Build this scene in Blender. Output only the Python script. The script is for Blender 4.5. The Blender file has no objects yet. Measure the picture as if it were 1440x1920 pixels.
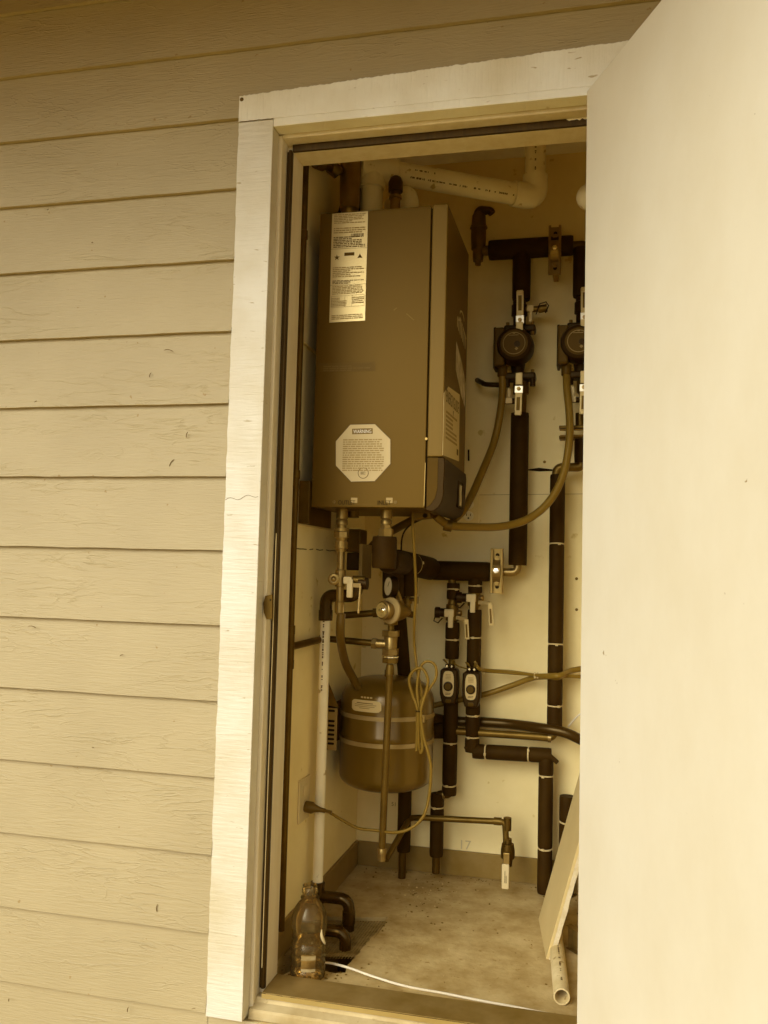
import bpy, bmesh, math, random
from mathutils import Vector, Matrix
random.seed(7)
EXPOSURE = 0.46
S = bpy.context.scene
COL = S.collection
PI = math.pi
V = Vector

# ------------------------------------------------------------------ camera
FPX = 1655.0
yaw, pitch, roll = (math.radians(a) for a in (13.73, 3.74, 1.467))
F = V((-math.sin(yaw)*math.cos(pitch), math.cos(yaw)*math.cos(pitch), math.sin(pitch)))
R0 = V((math.cos(yaw), math.sin(yaw), 0)); U0 = R0.cross(F)
RX = R0*math.cos(roll)+U0*math.sin(roll); UX = -R0*math.sin(roll)+U0*math.cos(roll)
CAM = V((0.8729, -1.96, 0.9979))
cd = bpy.data.cameras.new('camera'); cam = bpy.data.objects.new('camera', cd); COL.objects.link(cam)
cam.matrix_world = Matrix(((RX.x, UX.x, -F.x, CAM.x), (RX.y, UX.y, -F.y, CAM.y), (RX.z, UX.z, -F.z, CAM.z), (0, 0, 0, 1)))
cd.sensor_fit = 'HORIZONTAL'; cd.sensor_width = 36; cd.lens = 36*FPX/1440; cd.clip_end = 3000; cd.clip_start = 0.02
S.camera = cam
def ray(px, py): return RX*(px-720)+UX*(960-py)+F*FPX
def Y(px, py, y): d = ray(px, py); return CAM+d*((y-CAM.y)/d.y)       # measured photo points turned into places at a known depth
def X(px, py, x): d = ray(px, py); return CAM+d*((x-CAM.x)/d.x)
def Z(px, py, z): d = ray(px, py); return CAM+d*((z-CAM.z)/d.z)

# ------------------------------------------------------------------ sepia palette
TAB = [(0.0, (0.0, 0.0, 0.0)), (.010, (.022, .008, .0008)), (.054, (.093, .049, .005)), (.135, (.208, .127, .023)), (.27, (.365, .256, .092)),
       (.50, (.60, .487, .255)), (.80, (.86, .80, .61)), (1.0, (1, 1, .95))]
def sep(v):
    v = max(0, min(1, v))
    for (a, ca), (b, cb) in zip(TAB, TAB[1:]):
        if v <= b:
            t = (v-a)/(b-a); return tuple(ca[i]*(1-t)+cb[i]*t for i in range(3))+(1,)
MATS = {}
def mat(name, v, rough=.6, metal=0., var=.12, scale=6., bump=0., bscale=60., stretch=(1, 1, 1), speck=0., sscale=90., spec=.5, coat=0., sv=.25, pscale=None):
    if name in MATS: return MATS[name]
    m = bpy.data.materials.new(name); m.use_nodes = True; MATS[name] = m
    nt = m.node_tree; N = nt.nodes; L = nt.links; b = N['Principled BSDF']
    tc = N.new('ShaderNodeTexCoord'); mp = N.new('ShaderNodeMapping'); mp.inputs['Scale'].default_value = stretch
    L.new(tc.outputs['Object'], mp.inputs['Vector'])
    n1 = N.new('ShaderNodeTexNoise'); n1.inputs['Scale'].default_value = scale; n1.inputs['Detail'].default_value = 6; n1.inputs['Roughness'].default_value = .62
    L.new(mp.outputs['Vector'], n1.inputs['Vector'])
    cr = N.new('ShaderNodeValToRGB'); cr.color_ramp.elements[0].position = .3; cr.color_ramp.elements[1].position = .7
    cr.color_ramp.elements[0].color = sep(v*(1-var)); cr.color_ramp.elements[1].color = sep(v*(1+var))
    L.new(n1.outputs['Fac'], cr.inputs['Fac'])
    out = cr.outputs['Color']
    if speck != 0:
        n2 = N.new('ShaderNodeTexNoise'); n2.inputs['Scale'].default_value = sscale; n2.inputs['Detail'].default_value = 3
        L.new(tc.outputs['Object'], n2.inputs['Vector'])
        r2 = N.new('ShaderNodeValToRGB'); r2.color_ramp.elements[0].position = .66-speck*.12; r2.color_ramp.elements[1].position = .72-speck*.1
        r2.color_ramp.elements[0].color = (0, 0, 0, 1); r2.color_ramp.elements[1].color = (1, 1, 1, 1)
        L.new(n2.outputs['Fac'], r2.inputs['Fac'])
        mx = N.new('ShaderNodeMix'); mx.data_type = 'RGBA'; L.new(r2.outputs['Color'], mx.inputs[0]); L.new(out, mx.inputs[6]); mx.inputs[7].default_value = sep(v*sv)
        out = mx.outputs[2]
    L.new(out, b.inputs['Base Color'])
    b.inputs['Roughness'].default_value = rough; b.inputs['Metallic'].default_value = metal
    b.inputs['Specular IOR Level'].default_value = spec; b.inputs['Specular Tint'].default_value = (1, .72, .30, 1); b.inputs['Coat Weight'].default_value = coat
    b.inputs['Coat Roughness'].default_value = .15
    if bump > 0:
        n3 = N.new('ShaderNodeTexNoise'); n3.inputs['Scale'].default_value = bscale; n3.inputs['Detail'].default_value = 5
        L.new(mp.outputs['Vector'], n3.inputs['Vector'])
        bp = N.new('ShaderNodeBump'); bp.inputs['Strength'].default_value = bump; bp.inputs['Distance'].default_value = .002
        L.new(n3.outputs['Fac'], bp.inputs['Height']); L.new(bp.outputs['Normal'], b.inputs['Normal'])
    return m

def siding_mat():
    m = bpy.data.materials.new('painted_siding'); m.use_nodes = True
    nt = m.node_tree; N = nt.nodes; L = nt.links; b = N['Principled BSDF']
    tc = N.new('ShaderNodeTexCoord'); sx = N.new('ShaderNodeSeparateXYZ'); L.new(tc.outputs['Object'], sx.inputs[0])
    def math_(op, a, bb=None, c=None):
        n = N.new('ShaderNodeMath'); n.operation = op
        for i, x in enumerate((a, bb, c)):
            if x is None: continue
            if isinstance(x, (int, float)): n.inputs[i].default_value = x
            else: L.new(x, n.inputs[i])
        return n.outputs[0]
    zb = math_('FLOOR', math_('DIVIDE', math_('ADD', sx.outputs['Z'], -.0135), .1783))
    off = math_('MULTIPLY', zb, 7.31)
    cx = N.new('ShaderNodeCombineXYZ'); L.new(math_('MULTIPLY', sx.outputs['X'], 1.0), cx.inputs[0]); L.new(off, cx.inputs[1]); L.new(math_('MULTIPLY', sx.outputs['Z'], 5.0), cx.inputs[2])
    n1 = N.new('ShaderNodeTexNoise'); n1.inputs['Scale'].default_value = 2.6; n1.inputs['Detail'].default_value = 5; n1.inputs['Roughness'].default_value = .58; n1.inputs['Distortion'].default_value = .35
    L.new(cx.outputs[0], n1.inputs['Vector'])
    rings = math_('PINGPONG', math_('MULTIPLY', n1.outputs['Fac'], 11.0), .5)
    ridge = math_('POWER', math_('MULTIPLY', rings, 2.0), 5.0)
    # where the grain is deep and where nearly smooth
    c2 = N.new('ShaderNodeCombineXYZ'); L.new(math_('MULTIPLY', sx.outputs['X'], 2.0), c2.inputs[0]); L.new(off, c2.inputs[1]); L.new(math_('MULTIPLY', sx.outputs['Z'], 9.0), c2.inputs[2])
    n2 = N.new('ShaderNodeTexNoise'); n2.inputs['Scale'].default_value = 1.7; n2.inputs['Detail'].default_value = 3
    L.new(c2.outputs[0], n2.inputs['Vector'])
    mk = N.new('ShaderNodeMapRange'); mk.inputs[1].default_value = .42; mk.inputs[2].default_value = .66; L.new(n2.outputs['Fac'], mk.inputs[0])
    c3 = N.new('ShaderNodeCombineXYZ'); L.new(math_('MULTIPLY', sx.outputs['X'], 22.0), c3.inputs[0]); L.new(off, c3.inputs[1]); L.new(math_('MULTIPLY', sx.outputs['Z'], 260.0), c3.inputs[2])
    n3 = N.new('ShaderNodeTexNoise'); n3.inputs['Scale'].default_value = 1.0; n3.inputs['Detail'].default_value = 4
    L.new(c3.outputs[0], n3.inputs['Vector'])
    n4 = N.new('ShaderNodeTexNoise'); n4.inputs['Scale'].default_value = 420; n4.inputs['Detail'].default_value = 2; L.new(tc.outputs['Object'], n4.inputs['Vector'])
    h = math_('ADD', math_('MULTIPLY', math_('MULTIPLY', ridge, mk.outputs[0]), .85), math_('ADD', math_('MULTIPLY', n3.outputs['Fac'], 1.0), math_('MULTIPLY', n4.outputs['Fac'], .25)))
    bp = N.new('ShaderNodeBump'); bp.inputs['Strength'].default_value = .75; bp.inputs['Distance'].default_value = .0018
    L.new(h, bp.inputs['Height']); L.new(bp.outputs['Normal'], b.inputs['Normal'])
    n5 = N.new('ShaderNodeTexNoise'); n5.inputs['Scale'].default_value = 3.5; n5.inputs['Detail'].default_value = 7; L.new(tc.outputs['Object'], n5.inputs['Vector'])
    cr = N.new('ShaderNodeValToRGB'); cr.color_ramp.elements[0].position = .3; cr.color_ramp.elements[1].position = .7
    cr.color_ramp.elements[0].color = (.375, .295, .136, 1); cr.color_ramp.elements[1].color = (.42, .333, .158, 1)
    L.new(n5.outputs['Fac'], cr.inputs['Fac'])
    n6 = N.new('ShaderNodeTexNoise'); n6.inputs['Scale'].default_value = 55; n6.inputs['Detail'].default_value = 2; L.new(tc.outputs['Object'], n6.inputs['Vector'])
    r6 = N.new('ShaderNodeValToRGB'); r6.color_ramp.elements[0].position = .745; r6.color_ramp.elements[1].position = .76
    L.new(n6.outputs['Fac'], r6.inputs['Fac'])
    mx = N.new('ShaderNodeMix'); mx.data_type = 'RGBA'; L.new(r6.outputs['Color'], mx.inputs[0]); L.new(cr.outputs['Color'], mx.inputs[6]); mx.inputs[7].default_value = sep(.22)
    L.new(mx.outputs[2], b.inputs['Base Color']); b.inputs['Roughness'].default_value = .62
    return m

def trim_mat(name, v, along):
    """old white paint with short cracks running across the board"""
    m = bpy.data.materials.new(name); m.use_nodes = True
    nt = m.node_tree; N = nt.nodes; L = nt.links; b = N['Principled BSDF']
    tc = N.new('ShaderNodeTexCoord')
    def noise(scale3, detail, sc=1.0, dist=0):
        mp = N.new('ShaderNodeMapping'); mp.inputs['Scale'].default_value = scale3; L.new(tc.outputs['Object'], mp.inputs['Vector'])
        n = N.new('ShaderNodeTexNoise'); n.inputs['Scale'].default_value = sc; n.inputs['Detail'].default_value = detail; n.inputs['Distortion'].default_value = dist
        L.new(mp.outputs['Vector'], n.inputs['Vector']); return n.outputs['Fac']
    a = noise((14, 14, 150) if along == 'x' else (150, 14, 14), 5, 1, .4)
    c = noise((5, 5, 5), 6)
    d = noise((70, 70, 70), 3)
    g = noise((30, 12, 110), 2)
    cr = N.new('ShaderNodeValToRGB'); cr.color_ramp.elements[0].position = .25; cr.color_ramp.elements[1].position = .62
    cr.color_ramp.elements[0].color = sep(v*.74); cr.color_ramp.elements[1].color = sep(v)
    L.new(c, cr.inputs['Fac'])
    r2 = N.new('ShaderNodeValToRGB'); r2.color_ramp.elements[0].position = .70; r2.color_ramp.elements[1].position = .76
    L.new(g, r2.inputs['Fac'])
    mx = N.new('ShaderNodeMix'); mx.data_type = 'RGBA'; L.new(r2.outputs['Color'], mx.inputs[0]); L.new(cr.outputs['Color'], mx.inputs[6]); mx.inputs[7].default_value = sep(v*.5)
    L.new(mx.outputs[2], b.inputs['Base Color']); b.inputs['Roughness'].default_value = .5
    ad = N.new('ShaderNodeMath'); ad.operation = 'MULTIPLY_ADD'; L.new(d, ad.inputs[0]); ad.inputs[1].default_value = .35; L.new(a, ad.inputs[2])
    bp = N.new('ShaderNodeBump'); bp.inputs['Strength'].default_value = .8; bp.inputs['Distance'].default_value = .0024
    L.new(ad.outputs[0], bp.inputs['Height']); L.new(bp.outputs['Normal'], b.inputs['Normal'])
    return m

def clear_mat(name, tint, gloss=.35):
    m = bpy.data.materials.new(name); m.use_nodes = True; nt = m.node_tree; N = nt.nodes; L = nt.links
    for n in list(N): N.remove(n)
    o = N.new('ShaderNodeOutputMaterial'); t = N.new('ShaderNodeBsdfTransparent'); t.inputs[0].default_value = tint
    g = N.new('ShaderNodeBsdfGlossy'); g.inputs['Roughness'].default_value = .14; g.inputs['Color'].default_value = (.80, .70, .46, 1)
    d = N.new('ShaderNodeBsdfDiffuse'); d.inputs[0].default_value = sep(.22)
    lw = N.new('ShaderNodeLayerWeight'); lw.inputs['Blend'].default_value = gloss
    m0 = N.new('ShaderNodeMixShader'); m0.inputs[0].default_value = .13; L.new(t.outputs[0], m0.inputs[1]); L.new(d.outputs[0], m0.inputs[2])
    mx = N.new('ShaderNodeMixShader'); L.new(lw.outputs['Fresnel'], mx.inputs[0]); L.new(m0.outputs[0], mx.inputs[1]); L.new(g.outputs[0], mx.inputs[2])
    L.new(mx.outputs[0], o.inputs['Surface']); return m

M_SID = siding_mat()
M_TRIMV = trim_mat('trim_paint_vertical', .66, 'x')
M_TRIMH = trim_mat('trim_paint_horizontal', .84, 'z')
M_JAMB = mat('jamb_paint', .60, .5, var=.10, scale=5, bump=.25, bscale=18, stretch=(6, 6, 1))
M_DOOR = mat('door_paint', .69, .42, var=.05, scale=2.6, stretch=(1.6, 1.6, 1), bump=.15, bscale=70, speck=-.75, sscale=40, sv=.35)
M_WALL = mat('closet_wall_paint', .79, .75, spec=.15, var=.09, scale=3, bump=.12, bscale=90, speck=-.35, sscale=22, sv=.7)
M_WALLB = mat('back_wall_paint', .76, .75, spec=.15, var=.11, scale=2.2, bump=.12, bscale=90, speck=-.3, sscale=20, sv=.7)
M_CEIL = mat('ceiling_board', .78, .8, var=.15, scale=3)
M_BASE = mat('baseboard_vinyl', .17, .45, var=.2, scale=9)
M_CONC = mat('concrete_floor', .36, .85, var=.34, scale=11, bump=.7, bscale=60, speck=.12, sscale=46, sv=.68)
M_SOIL = mat('pit_soil', .10, .95, var=.4, scale=18, bump=1, bscale=60)
M_GROUND = mat('ground_paving', .42, .9, var=.2, scale=3, bump=.4, bscale=30)
M_SOFF = mat('soffit_board', .10, .8, var=.12, scale=3)
M_ALU = mat('aluminium_threshold', .17, .5, .2, var=.3, scale=9)
M_SILL = mat('worn_sill_paint', .36, .7, var=.28, scale=9, bump=.4, bscale=50, speck=-.1, sscale=50, sv=.5)
M_RUB = mat('black_foam_insulation', .017, .65, var=.3, scale=16, bump=.3, bscale=70, spec=.18)
M_BLK = mat('black_plastic', .011, .45, spec=.3, var=.15, scale=10)
M_ABS = mat('black_drain_plastic', .016, .18, var=.1, scale=10, spec=.6)
M_WS = mat('weatherstrip_rubber', .016, .5, var=.6, scale=3, stretch=(40, 40, 2))
M_COP = mat('aged_copper', .085, .40, .5, var=.35, scale=11)
M_COPD = mat('dark_copper', .055, .42, .6, var=.35, scale=11)
M_BRS = mat('brass', .21, .32, .75, var=.25, scale=14)
M_BRSD = mat('dull_bronze', .10, .42, .6, var=.3, scale=14)
M_STL = mat('zinc_plated_steel', .24, .38, .7, var=.15, scale=16)
M_CHR = mat('polished_steel', .9, .12, 1, var=.04, scale=10)
M_LEV = mat('stamped_lever_steel', .42, .42, .35, var=.12, scale=20)
M_WHP = mat('white_plastic', .58, .4, var=.06, scale=9)
M_PVC = mat('white_pvc', .84, .35, var=.07, scale=7, speck=.05, sscale=30, sv=.5)
M_TIE = mat('nylon_tie', .50, .35, var=.05)
M_BOI = mat('boiler_enamel', .060, .40, .1, var=.04, scale=3, bump=.05, bscale=300, spec=.25)
M_BOI2 = mat('boiler_cover_enamel', .085, .45, .0, var=.04, scale=3)
M_BOI3 = mat('control_housing_plastic', .014, .5, var=.1, scale=5, spec=.25)
M_BOI4 = mat('control_side_plastic', .045, .6, spec=.2, var=.1, scale=5)
M_PAP = mat('label_paper', .52, .5, var=.04, scale=5)
M_FOIL = mat('silver_label', .50, .32, .35, var=.05, scale=5)
M_INK = mat('label_ink', .05, .6, var=.1)
M_INKL = mat('pale_label_ink', .24, .6, var=.1)
M_TANK = mat('tank_enamel', .075, .28, .1, var=.09, scale=4, coat=.35, bump=.06, bscale=60)
M_CORD = mat('grey_cord', .13, .45, var=.08)
M_FLEX = mat('flexible_conduit', .13, .38, var=.08)
M_HOSE = mat('brown_hose', .07, .4, var=.15)
M_BLKH = mat('black_hose', .02, .33, var=.15)
M_MOTOR = mat('pump_motor_paint', .014, .5, spec=.25, var=.2, scale=18, bump=.2, bscale=120)
M_PUMPB = mat('pump_terminal_box', .05, .5, spec=.25, var=.12)
M_GYP = mat('gypsum_face_paper', .46, .8, var=.08, scale=5)
M_GYPE = mat('gypsum_core', .52, .95, var=.12, scale=40, bump=.8, bscale=160)
M_PVCO = mat('dirty_pvc', .50, .5, var=.22, scale=12, speck=.25, sscale=50, sv=.5)
M_WOOD = mat('offcut_wood', .12, .7, var=.3, scale=6, stretch=(1, 1, 6))
M_LEAF = mat('dead_needle', .06, .8, var=.3)
M_HOLE = mat('dark_recess', .004, .9, var=.1)
M_BOTTLE = clear_mat('clear_bottle_plastic', (.97, .86, .62, 1), .30)
M_WCAB = mat('white_cable', .66, .35, var=.05)

def tint(m, f):
    for n in m.node_tree.nodes:
        if n.type == 'VALTORGB' and n.color_ramp.elements[1].color[0] != 1:
            for e in n.color_ramp.elements: e.color = tuple(e.color[i]*f[i] for i in range(3))+(1,)
        if n.type == 'MIX': n.inputs[7].default_value = tuple(n.inputs[7].default_value[i]*f[i] for i in range(3))+(1,)
for m_ in (M_WALL, M_WALLB): tint(m_, (1.03, .92, .56))
tint(M_CONC, (1, .95, .8))
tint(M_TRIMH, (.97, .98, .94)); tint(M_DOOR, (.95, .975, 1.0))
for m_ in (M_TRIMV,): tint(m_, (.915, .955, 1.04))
for m_ in (M_WHP, M_PVC, M_TIE, M_LEV, M_GYP, M_PVCO, M_FOIL, M_PAP, M_STL): tint(m_, (1, .95, .76))
for m_ in (M_BOI, M_BOI2, M_FLEX, M_CORD, M_TANK): tint(m_, (1, .97, .6))
for m_, f_ in ((M_GROUND, (1.05, .90, .42)), (M_SOFF, (1.3, 1.0, .6))): tint(m_, f_)

# ------------------------------------------------------------------ mesh builder
def frame(t):
    t = t.normalized(); a = V((0, 0, 1)) if abs(t.z) < .9 else V((1, 0, 0))
    u = a.cross(t).normalized(); return u, t.cross(u)
class MB:
    def __init__(s): s.v = []; s.f = []
    def quad(s, *p):
        i = len(s.v); s.v += [V(q) for q in p]; s.f.append(tuple(range(i, i+len(p)))); return s
    def box(s, a, b):
        (x0, y0, z0), (x1, y1, z1) = a, b
        x0, x1 = sorted((x0, x1)); y0, y1 = sorted((y0, y1)); z0, z1 = sorted((z0, z1))
        return s.hexa([(x0, y0, z0), (x1, y0, z0), (x1, y1, z0), (x0, y1, z0), (x0, y0, z1), (x1, y0, z1), (x1, y1, z1), (x0, y1, z1)])
    def hexa(s, p):
        i = len(s.v); s.v += [V(q) for q in p]
        for f in ((0, 3, 2, 1), (4, 5, 6, 7), (0, 1, 5, 4), (1, 2, 6, 5), (2, 3, 7, 6), (3, 0, 4, 7)): s.f.append(tuple(i+k for k in f))
        return s
    def obox(s, c, ax, ay, az, hx, hy, hz):
        c = V(c); ax, ay, az = V(ax)*hx, V(ay)*hy, V(az)*hz
        return s.hexa([c-ax-ay-az, c+ax-ay-az, c+ax+ay-az, c-ax+ay-az, c-ax-ay+az, c+ax-ay+az, c+ax+ay+az, c-ax+ay+az])
    def bar(s, a, b, w, h, up=None):
        a, b = V(a), V(b); t = (b-a).normalized()
        if up is None: u, w2 = frame(t)
        else: u = t.cross(V(up)).normalized(); w2 = u.cross(t)
        return s.obox((a+b)/2, t, u, w2, (b-a).length/2, w/2, h/2)
    def prism(s, pts, d):                       # flat outline pushed along d
        n = len(pts); i = len(s.v); d = V(d); s.v += [V(p) for p in pts]+[V(p)+d for p in pts]
        s.f.append(tuple(i+k for k in range(n))[::-1]); s.f.append(tuple(i+n+k for k in range(n)))
        for k in range(n): s.f.append((i+k, i+(k+1) % n, i+n+(k+1) % n, i+n+k))
        return s
    def lathe(s, p0, d, prof, n=28):            # prof = [(distance along, radius)]
        p0 = V(p0); d = V(d).normalized(); u, w = frame(d); i0 = len(s.v)
        for (q, r) in prof:
            for k in range(n):
                a = 2*PI*k/n; s.v.append(p0+d*q+(u*math.cos(a)+w*math.sin(a))*max(r, 1e-5))
        for j in range(len(prof)-1):
            for k in range(n):
                a = i0+j*n+k; b = i0+j*n+(k+1) % n; s.f.append((a, b, b+n, a+n))
        s.f.append(tuple(i0+k for k in range(n))[::-1]); e = i0+(len(prof)-1)*n; s.f.append(tuple(e+k for k in range(n)))
        return s
    def ring(s):
        s.f = [f for f in s.f if len(f) == 4]; return s
    def cyl(s, a, b, r, n=20, r2=None, ch=.0):
        a, b = V(a), V(b); l = (b-a).length; r2 = r if r2 is None else r2
        pr = [(0, r), (l, r2)] if not ch else [(0, r-ch), (ch, r), (l-ch, r2), (l, r2-ch)]
        return s.lathe(a, b-a, pr, n)
    def hexnut(s, a, b, r): return s.cyl(a, b, r, 6)
    def tube(s, path, r, n=14, cap=True):
        P = [V(p) for p in path]; rs = r if isinstance(r, (list, tuple)) else [r]*len(P)
        i0 = len(s.v); u = None
        for j, p in enumerate(P):
            t = (P[min(j+1, len(P)-1)]-P[max(j-1, 0)]).normalized()
            if u is None: u, w = frame(t)
            else:
                u = (u-t*u.dot(t)).normalized(); w = t.cross(u)
            for k in range(n):
                a = 2*PI*k/n; s.v.append(p+(u*math.cos(a)+w*math.sin(a))*rs[j])
        for j in range(len(P)-1):
            for k in range(n):
                a = i0+j*n+k; b = i0+j*n+(k+1) % n; s.f.append((a, b, b+n, a+n))
        if cap: s.f.append(tuple(i0+k for k in range(n))[::-1]); e = i0+(len(P)-1)*n; s.f.append(tuple(e+k for k in range(n)))
        return s
    def build(s, name, m, parent=None, smooth=True, bev=0.):
        me = bpy.data.meshes.new(name); off = parent_world(parent) if parent else V((0, 0, 0))
        me.from_pydata([tuple(v-off) for v in s.v], [], s.f); me.validate(); me.update()
        bm = bmesh.new(); bm.from_mesh(me); bmesh.ops.recalc_face_normals(bm, faces=bm.faces); bm.to_mesh(me); bm.free()
        me.materials.append(m)
        if smooth:
            me.polygons.foreach_set('use_smooth', [True]*len(me.polygons)); me.set_sharp_from_angle(angle=math.radians(38))
        o = bpy.data.objects.new(name, me); COL.objects.link(o); o.parent = parent
        if bev:
            b = o.modifiers.new('bevel', 'BEVEL'); b.width = bev; b.segments = 2; b.limit_method = 'ANGLE'; b.angle_limit = math.radians(40)
            b.harden_normals = False
        return o
def parent_world(o):
    p = V((0, 0, 0))
    while o: p = p+o.location; o = o.parent
    return p
def thing(name, label, cat, loc, group=None):
    o = bpy.data.objects.new(name, None); COL.objects.link(o); o.location = loc; o.empty_display_size = .05
    o['label'] = label; o['category'] = cat
    if group: o['group'] = group
    return o
def tag(o, label, cat, group=None):
    o['label'] = label; o['category'] = cat
    if group: o['group'] = group
    return o
def struct(o): o['kind'] = 'structure'; return o
def spline(pts, k=8):
    P = [V(p) for p in pts]; P = [P[0]*2-P[1]]+P+[P[-1]*2-P[-2]]; out = []
    for i in range(1, len(P)-2):
        for j in range(k):
            t = j/k; a, b, c, d = P[i-1:i+3]
            out.append(.5*((2*b)+(c-a)*t+(2*a-5*b+4*c-d)*t*t+(3*b-a-3*c+d)*t**3))
    out.append(P[-2]); return out
def fillet(pts, r, k=6):
    P = [V(p) for p in pts]; out = [P[0]]
    for i in range(1, len(P)-1):
        a = (P[i-1]-P[i]); b = (P[i+1]-P[i]); d = min(r, a.length*.48, b.length*.48); a.normalize(); b.normalize()
        p0 = P[i]+a*d; p1 = P[i]+b*d
        for j in range(k+1):
            t = j/k; out.append(p0*(1-t)**2+P[i]*2*t*(1-t)+p1*t*t)
    out.append(P[-1]); return out
def text(name, body, h, org, xd, yd, m, parent, depth=.0004, width=None):
    cu = bpy.data.curves.new(name, 'FONT'); cu.body = body; cu.size = 1; cu.extrude = 0
    o = bpy.data.objects.new(name, cu); COL.objects.link(o); dg = bpy.context.evaluated_depsgraph_get()
    me = bpy.data.meshes.new_from_object(o.evaluated_get(dg)); bpy.data.objects.remove(o); bpy.data.curves.remove(cu)
    xs = [v.co.x for v in me.vertices]; ys = [v.co.y for v in me.vertices]
    w = max(xs)-min(xs); hh = max(ys)-min(ys); x0, y0 = min(xs), min(ys)
    sx = (width/w) if width else h/hh; sy = h/hh; xd = V(xd).normalized(); yd = V(yd).normalized()
    off = parent_world(parent); org = V(org)
    for v in me.vertices: v.co = org+xd*((v.co.x-x0)*sx)+yd*((v.co.y-y0)*sy)-off
    me.materials.clear(); me.materials.append(m)
    r = bpy.data.objects.new(name, me); COL.objects.link(r); r.parent = parent; return r
def inklines(org, xd, yd, nrm, w, h, rows, name, m, parent, fill=.75, words=6, margin=.06, seed=1):
    """rows of fine print too small to read: short dashes on the label"""
    rnd = random.Random(seed); mb = MB(); org, xd, yd, nrm = V(org), V(xd).normalized(), V(yd).normalized(), V(nrm).normalized()
    rh = h/rows
    for r in range(rows):
        if rnd.random() > fill+.15: continue
        x = w*margin; end = w*(1-margin)*rnd.choice((1, 1, .9, .6, .95))
        while x < end:
            l = w*rnd.uniform(.03, .14); l = min(l, end-x)
            c = org+xd*(x+l/2)+yd*(rh*(r+.5)); mb.obox(c+nrm*.0002, xd, yd, nrm, l/2, rh*.26, .0002); x += l+w*.018
    return mb.build(name, m, parent, smooth=False) if mb.f else None

# ================================================================== HOUSE
XR = .877        # right side of the doorway
house = thing('house', 'house wall in pale lap siding with a white framed utility closet doorway and open door', 'house', (0, .1, -.05))
EXPO = .1783; Z0 = -.2140
def siding(x0, x1, zt0, zt1, mb):
    n0 = round((zt0-Z0)/EXPO)
    z = Z0+n0*EXPO
    while z < zt1-.001:
        zt = min(z+EXPO+.012, zt1+.012)
        rnd = random.Random(int(z*1000)); N = max(2, int((x1-x0)/.06)); yb = .0035; yt = .0185; lo = []
        bot = [z+rnd.uniform(-.0007, .0007) for _ in range(N+1)]
        i = len(mb.v)
        for k in range(N+1):
            xx = x0+(x1-x0)*k/N
            mb.v += [V((xx, yb, bot[k])), V((xx, yt, zt)), V((xx, yb+.0125, bot[k]))]
        for k in range(N):
            a = i+3*k; mb.f += [(a, a+3, a+4, a+1), (a, a+2, a+5, a+3)]
        z += EXPO
mb = MB(); siding(-3.2, -.0015, Z0-EXPO, 2.54, mb); siding(XR+.093, 3.2, Z0-EXPO, 2.54, mb); siding(-.0015, XR+.093, 2.1, 2.54, mb)
siding(-.0015, XR+.093, -.40, -.06, mb)
mb.build('siding', M_SID, house, smooth=False)
w = MB()
w.box((-3.2, .0225, -.45), (.0655, .1395, 2.64)).box((XR+.04, .0225, -.45), (3.2, .1395, 2.64)).box((.0655, .0225, 2.085), (XR+.04, .1395, 2.64)).box((.0655, .0225, -.45), (XR+.04, .1395, -.055))
w.build('wall_sheathing', M_WALL, house, smooth=False)
MB().box((-.04, .14, -.45), (.065, 1.16, 2.5)).build('closet_side_wall', M_WALL, house, smooth=False)
MB().box((.95, .14, -.45), (1.05, 1.16, 2.5)).build('closet_side_wall', M_WALL, house, smooth=False)
bwm = MB().box((.0652, 1.062, -.45), (.9498, 1.158, 2.5)).build('closet_back_wall', M_WALLB, house, smooth=False)
MB().box((.0652, .1402, 2.45), (.9498, 1.0618, 2.498)).build('closet_ceiling', M_CEIL, house, smooth=False)
MB().box((-3.4, -1.50, 2.55), (3.4, .02, 2.578)).box((-3.4, -1.53, 2.50), (3.4, -1.501, 2.72)).build('soffit', M_SOFF, house, smooth=False)
MB().hexa([(-3.5, -1.65, 2.73), (3.5, -1.65, 2.73), (3.5, 1.6, 3.3), (-3.5, 1.6, 3.3), (-3.5, -1.65, 2.77), (3.5, -1.65, 2.77), (3.5, 1.6, 3.34), (-3.5, 1.6, 3.34)]).build('roof', M_SOFF, house, smooth=False)
b = MB(); b.box((.0652, .165, -.02), (.075, 1.0615, .062)).box((.0752, 1.052, -.02), (.9498, 1.0615, .062)).build('baseboard', M_BASE, house, bev=.002)
# marks on the back wall: seam, slot, screw heads
MB().bar(Y(800, 929, 1.0605), Y(1098, 926, 1.0605), .002, .0006, (0, 1, 0)).build('panel_seam', mat('seam_line', .40, .7), house, smooth=False)  # thin strip along the panel joint, darker than the wall paint
MB().prism([Y(x, y, 1.0605) for x, y in ((990, 880), (1010, 877), (1036, 880), (1036, 883), (1012, 884), (990, 882))], (0, .002, 0)).build('wall_crack', M_HOLE, house, smooth=False)
MB().prism([Y(x, y, 1.059) for x, y in ((877, 843), (880, 843), (880, 864), (877, 864))], (0, .004, 0)).build('wall_slot', M_HOLE, house, smooth=False)
for p in ((1081, 1085), (1081, 1143), (1021, 866), (893, 1090)):
    c = Y(*p, 1.0600); MB().lathe(c, (0, 1, 0), [(0, .002), (.001, .005), (.003, .005)], 10).build('wall_screw', M_BRSD, house)
a = Y(734, 1511, 1.0608); text('pencil_mark', '51', .013, a, (1, 0, 0), (0, 0, 1), mat('pencil', .22, .7), house)
a = Y(864, 1592, 1.0608); text('pencil_mark', '17', .030, a, (1, 0, 0), (0, 0, 1), mat('faint_pencil', .50, .7), house)
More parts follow.
